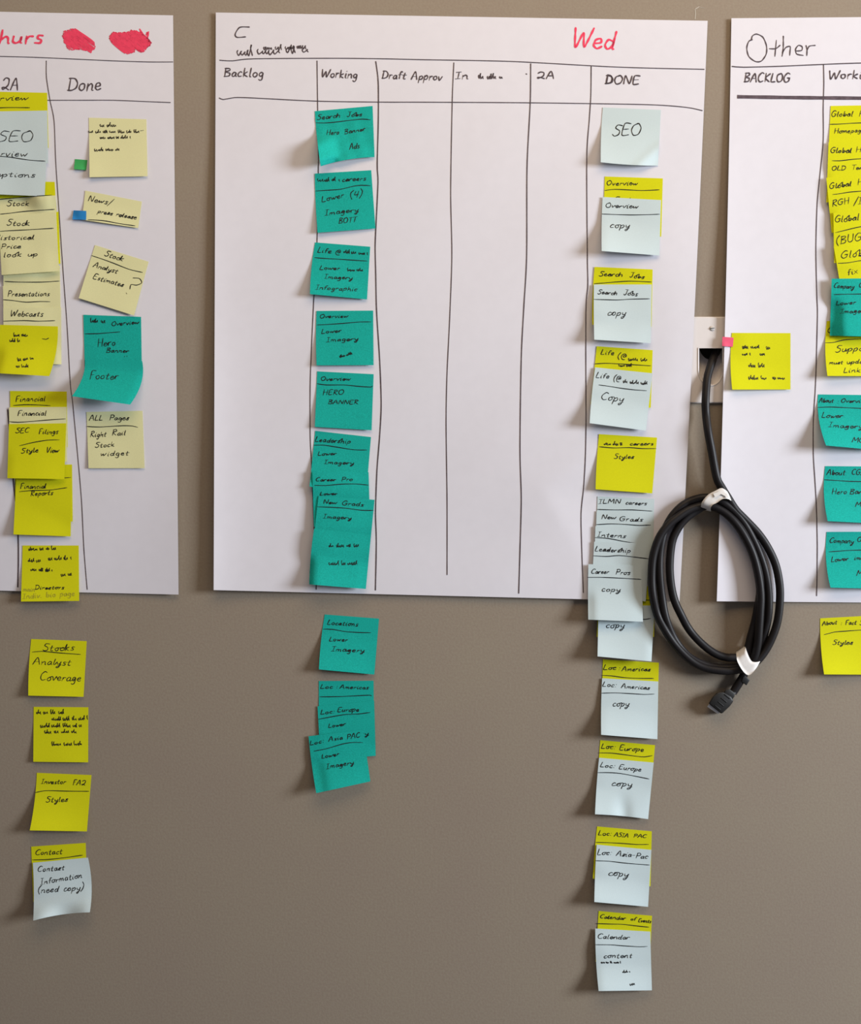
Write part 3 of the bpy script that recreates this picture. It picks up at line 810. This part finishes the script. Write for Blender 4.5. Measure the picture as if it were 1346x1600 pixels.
note('pale', 'D2', [(283, 976), (785, 1028), (728, 1530), (235, 1465)], (17, 5), 'pale blue note reading Life copy, its line of writing partly unreadable', GD,
     [('Life', 288, 1064, 402, 1076, 50), ('(@', 440, 1094, 508, 1098, 48), ('~', 530, 1110, 735, 1128, 36), ('Copy', 330, 1258, 524, 1280, 68)],
     [[(316, 1130), (400, 1141), (520, 1160), (620, 1172), (734, 1180)]], bl=-6)
note('yellow', 'D3', [(238, 77), (620, 100), (588, 467), (215, 440)], (6, 3), 'plain yellow note reading careers, Styles beside the cable', GD,
     [('~', 272, 150, 395, 150, 28), ('careers', 440, 152, 594, 150, 26), ('Styles', 336, 240, 466, 238, 32)],
     [[(240, 160), (330, 168), (440, 166), (520, 172), (614, 172)]], bl=-4)
note('yellow', 'D3', [(240, 1072), (605, 1078), (600, 1412), (222, 1412)], (2, 1), 'yellow note almost hidden behind the pale careers stack', GD,
     [], [[(520, 1165), (560, 1170), (598, 1170)]])
note('pale', 'D3', [(235, 1205), (605, 1205), (583, 1573), (228, 1540)], (14, 6), 'pale blue note reading copy, hanging below the careers stack', GD,
     [('copy', 282, 1352, 402, 1354, 44)], [[(480, 1295), (540, 1296), (578, 1290)]])
note('pale', 'D3', [(228, 487), (602, 503), (592, 862), (218, 852)], (2, 1), 'pale blue note at the top of the stack, line reads careers', GD,
     [('ILMN', 234, 535, 380, 532, 30), ('careers', 412, 540, 550, 545, 30)], [[(228, 573), (340, 576), (460, 576), (588, 584)]])
note('pale', 'D3', [(222, 583), (590, 587), (586, 950), (213, 942)], (2, 1), 'pale blue note headed New Grads in the stack', GD,
     [('New', 254, 636, 348, 636, 30), ('Grads', 370, 648, 524, 652, 32)], [[(220, 673), (320, 668), (420, 672), (500, 678), (578, 675)]])
note('pale', 'D3', [(214, 682), (582, 682), (578, 1040), (205, 1032)], (2, 1), 'pale blue note headed Interns in the stack', GD,
     [('Interns', 226, 752, 412, 760, 32)], [[(212, 758), (300, 764), (400, 783), (480, 795), (550, 797)]])
note('pale', 'D3', [(206, 785), (575, 795), (545, 1178), (188, 1135)], (3, 1), 'pale blue note headed Leadership in the stack', GD,
     [('Leadership', 210, 848, 442, 858, 34)], [[(200, 878), (290, 882), (370, 876), (470, 886), (562, 897)]])
note('pale', 'D3', [(168, 933), (518, 941), (527, 1312), (167, 1298)], (13, 5), 'pale blue note reading Career Pros copy, front of the stack', GD,
     [('Career', 186, 996, 302, 996, 32), ('Pros', 346, 1000, 440, 1004, 34), ('copy', 252, 1112, 376, 1116, 38)], [[(162, 1020), (260, 1020), (400, 1026), (515, 1033)]], bl=-2)
note('yellow', 'D4', [(345, 112), (828, 140), (816, 640), (332, 600)], (4, 1), 'yellow note headed Loc: Americas in the Done column', GD,
     [('Loc', 348, 202, 456, 202, 46), (':', 478, 206, 496, 206, 36), ('Americas', 508, 212, 752, 212, 40)], [[(338, 250), (420, 254), (520, 268), (640, 275), (784, 276)]])
note('pale', 'D4', [(338, 275), (823, 303), (815, 800), (330, 762)], (18, 5), 'pale blue note reading Loc: Americas copy', GD,
     [('Loc:', 340, 344, 462, 352, 44), ('Americas', 502, 358, 746, 374, 40), ('copy', 426, 514, 566, 520, 58)], [[(336, 403), (460, 401), (600, 408), (700, 414), (788, 411)]], bl=-4)
note('yellow', 'D4', [(322, 808), (795, 851), (748, 1345), (287, 1300)], (4, 1), 'yellow note headed Loc: Europe in the Done column', GD,
     [('Loc:', 328, 878, 454, 886, 44), ('Europe', 486, 894, 694, 908, 46)], [[(310, 918), (420, 920), (520, 932), (640, 948), (710, 952), (770, 941)]])
note('pale', 'D4', [(312, 960), (783, 1002), (735, 1489), (277, 1447)], (16, 5), 'pale blue note reading Loc: Europe copy, lower edge rippled', GD,
     [('Loc:', 320, 1040, 448, 1050, 44), ('Europe', 482, 1058, 672, 1080, 44), ('copy', 416, 1200, 592, 1214, 56)], [[(298, 1088), (400, 1088), (500, 1096), (620, 1118), (744, 1143)]], bb=-6, bl=-4, n=26,
     extra=lambda u, v: -0.0042 * np.exp(-((u - 0.42 - 0.12 * v) / 0.13) ** 2) * smoothstep(0.5, 1.0, v))
note('yellow', 'D5', [(285, 60), (741, 101), (730, 560), (250, 495)], (6, 1), 'yellow note headed Loc: Asia Pac in the Done column', GD,
     [('Loc:', 292, 134, 408, 138, 42), ('ASIA', 426, 144, 544, 152, 34), ('PAC', 588, 150, 694, 156, 30)], [[(276, 193), (380, 196), (500, 202), (620, 211), (715, 210)]], bl=-4)
note('pale', 'D5', [(282, 212), (738, 256), (710, 730), (262, 690)], (18, 5), 'pale blue note reading Loc: Asia-Pac copy', GD,
     [('Loc:', 284, 296, 408, 300, 48), ('Asia-Pac', 442, 302, 704, 332, 46), ('copy', 376, 468, 540, 484, 60)], [[(272, 346), (380, 350), (540, 368), (722, 382)]], bl=-3)
note('yellow', 'D5', [(298, 765), (743, 805), (722, 1240), (272, 1185)], (7, 1), 'yellow note headed Calendar of events, lowest yellow in its column', GD,
     [('Calendar', 308, 826, 520, 840, 34), ('of', 564, 844, 606, 848, 34), ('Events', 628, 856, 732, 864, 32)], [[(280, 870), (400, 874), (500, 876), (600, 888), (718, 900)]])
note('pale', 'D5', [(270, 911), (728, 937), (742, 1426), (298, 1432)], (19, 7), 'pale blue note reading Calendar content, lowest of all', GD,
     [('Calendar', 288, 994, 552, 1002, 40), ('content', 338, 1158, 574, 1154, 46), ('~', 320, 1200, 480, 1200, 20), ('~', 500, 1280, 560, 1275, 24), ('~', 560, 1385, 600, 1380, 30)],
     [[(274, 1046), (400, 1047), (500, 1055), (640, 1063), (704, 1060)]], bl=-8)

# --- notes on the right chart
note('yellow', 'R5', [(472, 281), (986, 283), (986, 777), (475, 778)], (9, 3), 'square yellow note alone in the right Backlog column beside a pink flag', GR,
     [('~', 565, 420, 720, 415, 36), ('~', 775, 425, 830, 422, 40), ('~', 565, 478, 640, 476, 36), ('~', 720, 478, 778, 476, 36), ('~', 620, 582, 780, 580, 40), ('~', 620, 690, 780, 688, 40), ('~', 830, 688, 936, 688, 36)], bl=-14)
note('pink', 'R5', [(390, 315), (487, 323), (480, 403), (386, 396)], (2, 1), 'small pink flag bridging the chart edge and wall plate', GF, name='page_flag', cat='page flag', n=8)
note('yellow', 'R2', [(780, 130), (1521, 118), (1490, 850), (745, 870)], (3, 2), 'yellow note with Homepage, topmost in the right-edge stack', GR,
     [('Global', 784, 272, 1068, 268, 78), ('Home', 1150, 266, 1420, 262, 78), ('Homepage', 826, 492, 1220, 476, 62)], [[(770, 372), (900, 369), (1060, 358), (1180, 353), (1480, 345)]])
note('yellow', 'R2', [(752, 612), (1493, 590), (1470, 1330), (722, 1400)], (4, 2), 'yellow note with OLD in capitals, second in the right-edge stack', GR,
     [('Global', 772, 750, 1052, 748, 78), ('Home', 1110, 738, 1380, 728, 74), ('OLD', 792, 980, 974, 974, 58), ('Temp', 1056, 970, 1260, 962, 58)], [[(800, 850), (900, 852), (1060, 834), (1180, 824), (1450, 800)]])
note('yellow', 'R2', [(722, 1075), (1462, 1020), (1530, 1730), (792, 1800)], (3, 2), 'yellow note with RGH in capitals, third in the right-edge stack', GR,
     [('Global', 762, 1222, 1050, 1186, 76), ('Home', 1132, 1170, 1400, 1150, 76), ('RGH', 800, 1455, 1022, 1414, 82), ('/IM', 1082, 1430, 1280, 1410, 88)], [[(806, 1296), (900, 1285), (1030, 1264), (1180, 1252), (1440, 1230)]])
note('yellow', 'R3', [(553, 72), (1050, 20), (1070, 500), (560, 520)], (4, 2), 'bright yellow note with BUG in brackets in the right-edge stack', GR,
     [('Global', 566, 162, 780, 138, 66), ('(BUG)', 578, 358, 840, 310, 66)], [[(574, 248), (640, 232), (720, 212), (800, 195), (950, 170)]])
note('yellow', 'R3', [(556, 372), (1050, 345), (1120, 835), (640, 862)], (1, 1), 'yellow note reading Global fix directly above a teal note', GR,
     [('Global', 618, 482, 900, 450, 72), ('fix', 678, 630, 770, 612, 54)], [[(596, 522), (680, 518), (800, 498), (1000, 480)]])
note('yellow', 'R3', [(495, 1038), (1000, 1010), (1000, 1530), (500, 1528)], (15, 6), 'yellow note with Support and links partly behind a teal note', GR,
     [('C', 502, 1140, 530, 1138, 40), ('Support', 570, 1318, 900, 1300, 60), ('must', 516, 1426, 636, 1422, 36), ('update', 672, 1422, 880, 1414, 44), ('Links', 642, 1500, 830, 1494, 44)],
     [[(482, 1232), (560, 1228), (640, 1208), (740, 1200), (980, 1195)]], bl=-17)
note('teal', 'R3', [(538, 660), (1041, 655), (1030, 1180), (522, 1168)], (8, 4), 'teal note headed Company over a yellow one at the right edge', GR,
     [('Company', 556, 742, 735, 752, 50), ('Overview', 780, 738, 1000, 730, 44), ('Lower', 576, 898, 752, 888, 40), ('Imagery', 614, 970, 860, 962, 42)], [[(560, 801), (680, 798), (800, 796), (1000, 792)]],
     extra=lambda u, v: -0.0035 * smoothstep(0.9, 1.05, (1 - u) * 0.5 + v * 0.6))
note('teal', 'R4', [(333, 120), (733, 125), (772, 520), (391, 485)], (24, 9), 'teal note headed About: Overview, lower corner swung far out', GR,
     [('About', 340, 178, 440, 178, 32), (':', 468, 184, 480, 184, 28), ('Overview', 496, 178, 690, 180, 28), ('Lower', 358, 286, 506, 290, 40), ('Imagery', 408, 352, 650, 366, 36), ('MG', 574, 462, 660, 466, 36)],
     [[(330, 213), (420, 210), (520, 214), (640, 220), (730, 224)]], bl=-22, start=0.12)
note('teal', 'R4', [(384, 632), (785, 635), (800, 1045), (402, 1025)], (17, 7), 'teal note reading About and Hero Banner at the right edge', GR,
     [('About', 394, 696, 524, 696, 42), ('CGS', 572, 694, 660, 694, 38), ('Hero', 430, 834, 536, 832, 40), ('Banner', 558, 832, 730, 832, 40), ('MG', 598, 922, 680, 920, 36)],
     [[(380, 730), (460, 734), (560, 741), (780, 745)]], bl=-18)
note('teal', 'R4', [(395, 1102), (795, 1100), (825, 1510), (422, 1500)], (17, 7), 'teal note with Company and Lower images, lowest on the right chart', GR,
     [('Company', 414, 1178, 584, 1186, 40), ('Overview', 612, 1172, 800, 1168, 36), ('Lower', 426, 1318, 548, 1306, 36), ('images', 590, 1302, 720, 1298, 36), ('MG', 606, 1414, 690, 1412, 38)],
     [[(412, 1244), (480, 1240), (560, 1234), (780, 1228)]], bl=-18)
note('yellow', 'R7', [(718, 340), (1546, 296), (1600, 1170), (775, 1165)], (15, 5), 'yellow note reading About: Fact, Styles on bare wall at the right edge', GR,
     [('About', 748, 446, 962, 422, 64), (':', 1018, 436, 1040, 434, 60), ('Fact', 1086, 440, 1250, 432, 72), ('Sheet', 1300, 440, 1500, 430, 70), ('Styles', 898, 728, 1192, 726, 76)],
     [[(778, 580), (850, 562), (940, 540), (1100, 528), (1200, 520), (1500, 505)]], bl=-18)


# ------------------------------------------------------------------ wall plate with a cable scoop
def opening(k, top, bot, half, h):
    """outline of the scoop mouth: flat top, round bottom (photo px), k points"""
    cx = 1111.0
    o = [(cx - half, top), (cx + half, top)]
    r = half
    yc = bot - r * 1.25
    for i in range(k + 1):
        a = math.pi * i / k
        o.append((cx + r * math.cos(a), yc + r * 1.25 * math.sin(a)))
    return [W(x, y, h) for x, y in o]


def plate():
    bm = bmesh.new()
    H = 0.0042
    x0, x1, y0, y1, r = 1070, 1152, 495, 630, 4
    outer = []
    for (cx, cy, a0) in ((x1 - r, y0 + r, -90), (x1 - r, y1 - r, 0), (x0 + r, y1 - r, 90), (x0 + r, y0 + r, 180)):
        for i in range(5):
            a = math.radians(a0 + 22.5 * i)
            outer.append((cx + r * math.cos(a), cy + r * math.sin(a)))
    def ring(o, ins, h):
        mx, my = (x0 + x1) / 2, (y0 + y1) / 2
        return [bm.verts.new(W(x - math.copysign(ins, x - mx), y - math.copysign(ins, y - my), h)) for x, y in o]
    back = ring(outer, 0, 0.0002); side = ring(outer, 0, H - 0.0012); front = ring(outer, 1.6, H)
    n = len(outer)
    for A, B in ((back, side), (side, front)):
        for i in range(n):
            bm.faces.new((A[i], A[(i + 1) % n], B[(i + 1) % n], B[i]))
    inn = [bm.verts.new(v) for v in opening(16, 544, 602.5, 19, H)]
    ed = []
    for L in (front, inn):
        for i in range(len(L)):
            e = bm.edges.get((L[i], L[(i + 1) % len(L)])) or bm.edges.new((L[i], L[(i + 1) % len(L)]))
            ed.append(e)
    bmesh.ops.triangle_fill(bm, use_beauty=True, edges=ed)
    # inside of the mouth, running back and up into the wall
    prev = inn
    for (top, bot, half, h) in ((544.3, 600.5, 18.2, H - 0.0012), (541, 592, 18, -0.006), (536, 582, 18, -0.014), (532, 570, 18, -0.020), (529, 562, 18, -0.024)):
        cur = [bm.verts.new(v) for v in opening(16, top, bot, half, h)]
        for i in range(len(cur)):
            bm.faces.new((prev[i], prev[(i + 1) % len(cur)], cur[(i + 1) % len(cur)], cur[i]))
        prev = cur
    bmesh.ops.recalc_face_normals(bm, faces=bm.faces)
    o_ = W(1111, 562, 0)
    for v in bm.verts:
        v.co -= o_
    me = bpy.data.meshes.new('wall_plate'); bm.to_mesh(me); bm.free()
    me.materials.append(M['plate'])
    o = bpy.data.objects.new('wall_plate', me); o.location = o_; C.objects.link(o)
    tag(o, 'white plastic wall plate with a scooped cable opening between two charts', 'wall plate')
    # thin raised lip around the mouth
    V, F = [], []
    A = opening(16, 543, 603.5, 20, H + 0.0002); B = opening(16, 543.4, 603, 19.5, H + 0.0009); Cc = opening(16, 544, 602.5, 19, H + 0.0001)
    n = len(A)
    V = [p - o_ for p in A + B + Cc]
    for i in range(1, n):
        j = (i + 1) % n
        F.append((i, j, n + j, n + i)); F.append((n + i, n + j, 2 * n + j, 2 * n + i))
    mesh_obj('opening_lip', V, F, M['plate'], o)
    # slotted screw: a low dome; a black bar paints the shade in its slot
    for (sx, sy) in ((1113.2, 513.3),):
        c = W(sx, sy, H)
        bm = bmesh.new()
        R = 0.0034
        rings = [(1.0, 0.0), (0.97, 0.0006), (0.75, 0.0011), (0.4, 0.0013)]
        prev = None
        for (rr, hh) in rings:
            cur = [bm.verts.new(Vector((R * rr * math.cos(a), -hh, R * rr * math.sin(a))) + c - o_) for a in [2 * math.pi * i / 24 for i in range(24)]]
            if prev:
                for i in range(24):
                    bm.faces.new((prev[i], prev[(i + 1) % 24], cur[(i + 1) % 24], cur[i]))
            prev = cur
        bm.faces.new(prev)
        me = bpy.data.meshes.new('screw'); bm.to_mesh(me); bm.free(); me.materials.append(M['steel'])
        so = bpy.data.objects.new('screw', me); so.parent = o; C.objects.link(so)
        q = c - o_
        a = 0.08
        dx, dz = Vector((math.cos(a), 0, math.sin(a))), Vector((-math.sin(a), 0, math.cos(a)))
        V = [q + dx * sx_ * R * 0.93 + dz * sz_ * 0.00045 + Vector((0, yy, 0)) for yy in (-0.0015, 0) for (sx_, sz_) in ((-1, -1), (1, -1), (1, 1), (-1, 1))]
        mesh_obj('slot_shade', V, [(0, 1, 2, 3), (4, 7, 6, 5), (0, 4, 5, 1), (1, 5, 6, 2), (2, 6, 7, 3), (3, 7, 4, 0)], M['plastic'], so, smooth=False)
    return o


plate()


# ------------------------------------------------------------------ coiled cable
def tube(points, radius, seg=18, step=0.004):
    P = [np.array(p) for p in points]
    c = np.array(catmull(P, step, 0.5))
    t = np.gradient(c, axis=0); t /= np.linalg.norm(t, axis=1, keepdims=True)
    V, F = [], []
    nrm = np.array([0, -1.0, 0])
    for i in range(len(c)):
        nrm = nrm - t[i] * nrm.dot(t[i]); nrm /= np.linalg.norm(nrm)
        b = np.cross(t[i], nrm)
        for k in range(seg):
            a = 2 * math.pi * k / seg
            V.append(Vector(c[i] + (nrm * math.cos(a) + b * math.sin(a)) * radius))
        if i:
            for k in range(seg):
                p, q = (i - 1) * seg, i * seg
                F.append((p + k, p + (k + 1) % seg, q + (k + 1) % seg, q + k))
    F.append(tuple(range(seg)))
    F.append(tuple(reversed(range((len(c) - 1) * seg, len(c) * seg))))
    return V, F


drop = [('P', 1120.5, 543, -30), ('P', 1119.5, 546, -20), ('P', 1116.5, 555, -10), ('P', 1112.5, 567, -1), ('P', 1107.5, 583, 5.5), ('P', 1105, 597, 9.8), ('P', 1103, 627, 15), ('P', 1103.7, 648, 18),
        ('P', 1107, 675, 22), ('P', 1112, 702, 25)]
coil = [(520, 20, 27), (552, 85, 25), (592, 150, 22), (640, 225, 21), (705, 292, 21), (780, 372, 22), (840, 460, 24), (890, 570, 25), (915, 700, 26), (915, 820, 26), (900, 930, 26), (870, 1020, 26),
        (830, 1100, 26), (780, 1165, 27), (720, 1210, 28), (640, 1228, 28), (560, 1232, 29), (450, 1215, 27), (360, 1168, 27), (270, 1080, 27), (200, 980, 27), (150, 880, 27), (122, 760, 29), (115, 640, 33),
        (124, 520, 34), (160, 405, 35), (215, 325, 35), (280, 270, 34), (350, 225, 32), (430, 202, 30),
        (500, 208, 31), (570, 242, 34), (640, 310, 36), (700, 400, 37), (750, 510, 37), (783, 640, 37), (797, 760, 37), (793, 870, 37), (787, 960, 36), (778, 1060, 34), (755, 1150, 30), (710, 1200, 24), (640, 1215, 18),
        (560, 1215, 17), (450, 1195, 17), (345, 1142, 18), (260, 1038, 20), (206, 912, 21), (180, 780, 22), (165, 640, 22), (165, 520, 21), (178, 425, 20), (203, 340, 20), (252, 255, 20), (330, 185, 20), (440, 150, 19),
        (540, 172, 22), (615, 222, 26), (685, 300, 28), (743, 400, 28), (792, 510, 28), (826, 620, 27), (845, 740, 25), (846, 860, 23), (830, 960, 21), (795, 1075, 18), (745, 1140, 16), (690, 1155, 16),
        (640, 1150, 18), (575, 1148, 19), (500, 1118, 20), (420, 1055, 20), (350, 975, 20), (300, 885, 20), (257, 790, 20), (234, 680, 20), (228, 560, 20), (242, 430, 19), (275, 350, 18), (325, 285, 18), (395, 232, 18), (470, 200, 18),
        (570, 240, 22), (655, 320, 24), (712, 410, 25), (760, 520, 25), (790, 640, 24), (793, 750, 22), (775, 860, 22), (755, 950, 22), (730, 1040, 23), (716, 1110, 24), (712, 1180, 22), (697, 1245, 18), (668, 1298, 18.5), (640, 1343, 18), (622, 1370, 18)]
raw = [(x, y, h * 0.001 if y < 600 else 0.001 * (11 + (h - 20) * 0.7)) for _, x, y, h in drop] + [(*px('R6', x, y), 0.001 * (11 + (h - 20) * 0.7)) for x, y, h in coil]
path = []
for x, y, h in raw:
    near = np.array([[x + dx, y + dy] for dx in (-22, -15, -8, 0, 8, 15, 22) for dy in (-20, -10, 0, 10, 20)], float)
    path.append(W(x, y, h if y < 600 else max(h, 0.0108 if y < 660 else 0.0062, float(below(near).max()) + 0.0066)))
org = W(*px('R6', 520, 640), 0.0)
V, F = tube(path, 0.0054)
cable = mesh_obj('coiled_cable', V, F, M['rubber'], None, org)
tag(cable, 'thick black cable hanging from the wall plate in a tied coil of three loops', 'cable')


def band(r1, r2, hf, hb, name, slack=0.004):
    """a white tie: strip between two rails in front of the bundle, closed behind it"""
    A = catmull(pts('R6', r1), 1.5); B = catmull(pts('R6', r2), 1.5)
    n = 22
    def res(c):
        c = np.array(c); d = np.r_[0, np.cumsum(np.linalg.norm(np.diff(c, axis=0), axis=1))]
        t = np.linspace(0, d[-1], n)
        return np.stack([np.interp(t, d, c[:, 0]), np.interp(t, d, c[:, 1])], 1)
    A, B = res(A), res(B)
    V, F = [], []
    rows = []
    for k in range(n):
        t = k / (n - 1)
        h = hb + (hf - hb) * (1 - abs(2 * t - 1) ** 6)
        rows.append((A[k], B[k], h))
    for k in range(n - 1, -1, -1):
        t = k / (n - 1)
        h = hb - 0.001 - slack * (1 - abs(2 * t - 1) ** 2)
        rows.append((A[k] * 0.98 + B[k] * 0.02, A[k] * 0.02 + B[k] * 0.98, h))
    m = 4
    for (a, b, h) in rows:
        for j in range(m + 1):
            p = a + (b - a) * j / m
            V.append(W(p[0], p[1], h + 0.0002 * math.sin(j * 1.9 + a[0] * 0.4)) - org)
    R = len(rows)
    base = len(V)
    V += [v + Vector((0, 0.0006, 0)) if i < n * (m + 1) else v + Vector((0, -0.0006, 0)) for i, v in enumerate(V)]
    for i in range(R):
        i2 = (i + 1) % R
        for j in range(m):
            a, b, c_, d = i * (m + 1) + j, i * (m + 1) + j + 1, i2 * (m + 1) + j + 1, i2 * (m + 1) + j
            F.append((a, b, c_, d)); F.append((base + a, base + d, base + c_, base + b))
        for j in (0, m):
            a, d = i * (m + 1) + j, i2 * (m + 1) + j
            F.append((a, d, base + d, base + a))
    o = mesh_obj(name, V, F, M['tie'], cable)
    o['label'] = 'white tape tie wrapped around the bundle'
    return o


band([(422, 222), (430, 178), (468, 132), (512, 108), (552, 90), (588, 112), (606, 150)], [(486, 237), (484, 214), (498, 194), (524, 182), (560, 158), (596, 160), (624, 178)], 0.032, 0.0172, 'cable_tie', 0.0)
band([(698, 1074), (706, 1100), (722, 1142), (742, 1174), (775, 1178), (808, 1168)], [(643, 1112), (650, 1170), (680, 1226), (712, 1258), (742, 1250), (790, 1186)], 0.029, 0.0045, 'cable_tie', 0.0012)
# loose folded end of the upper tie
A_ = pts('R6', [(500, 125), (545, 108), (585, 125), (596, 150)]); B_ = pts('R6', [(512, 150), (548, 128), (575, 140), (580, 152)])
V, F = [], []
for k in range(4):
    V += [W(*A_[k], 0.0334) - org, W(*B_[k], 0.0338) - org, W(*A_[k], 0.0330) - org, W(*B_[k], 0.0334) - org]
    if k:
        i, p = 4 * k, 4 * k - 4
        F += [(p, p + 1, i + 1, i), (p + 2, i + 2, i + 3, p + 3), (p, i, i + 2, p + 2), (p + 1, p + 3, i + 3, i + 1)]
mesh_obj('tie_end', V, F, M['tie'], cable, smooth=False)


def block(name, prof, thick, hmid, mat, label=None, bevel=0.0012, tap=1.0):
    """prism from an outline in R6 px, centred hmid off the wall, with bevelled edges"""
    bm = bmesh.new()
    q = pts('R6', prof)
    c = np.mean(q, 0)
    fr = [bm.verts.new(W(c[0] + (x - c[0]) * tap, c[1] + (y - c[1]) * tap, hmid + thick / 2) - org) for x, y in q]
    bk = [bm.verts.new(W(c[0] + (x - c[0]) * tap, c[1] + (y - c[1]) * tap, hmid - thick / 2) - org) for x, y in q]
    n = len(q)
    bm.faces.new(fr); bm.faces.new(bk[::-1])
    for i in range(n):
        bm.faces.new((fr[i], bk[i], bk[(i + 1) % n], fr[(i + 1) % n]))
    bmesh.ops.recalc_face_normals(bm, faces=bm.faces)
    bmesh.ops.bevel(bm, geom=list(bm.edges), offset=bevel, segments=3, affect='EDGES', profile=0.5)
    me = bpy.data.meshes.new(name); bm.to_mesh(me); bm.free()
    me.materials.append(mat)
    for p in me.polygons:
        p.use_smooth = True
    o = bpy.data.objects.new(name, me); o.parent = cable; C.objects.link(o)
    if label:
        o['label'] = label
    return o


block('connector_shell', [(480, 1432), (548, 1488), (530, 1504), (461, 1457)], 0.009, 0.0098, M['shell'], 'grey metal connector end', 0.0006)
block('connector_boot', [(528, 1366), (560, 1362), (612, 1392), (628, 1420), (606, 1452), (552, 1503), (470, 1438), (498, 1392)], 0.015, 0.0098, M['plastic'], None, 0.0022)
block('boot_collar', [(576, 1350), (600, 1344), (636, 1372), (634, 1392), (612, 1422), (558, 1388)], 0.0135, 0.0095, M['plastic'], None, 0.0014)
block('strap_tab', [(686, 1268), (698, 1262), (729, 1290), (708, 1324), (676, 1302)], 0.011, 0.0105, M['plastic'], None, 0.0009)
for k in range(4):      # grip ribs across the boot
    t = k / 3
    ax, ay = 520 + 70 * t * 0.6, 1398 - 10 * t
    block('grip_rib', [(508 + 20 * k, 1450 - 23 * k), (513 + 20 * k, 1446 - 23 * k), (548 + 20 * k, 1474 - 23 * k), (543 + 20 * k, 1479 - 23 * k)], 0.0162, 0.0098, M['plastic'], None, 0.0003)
print('objects', len(bpy.data.objects))
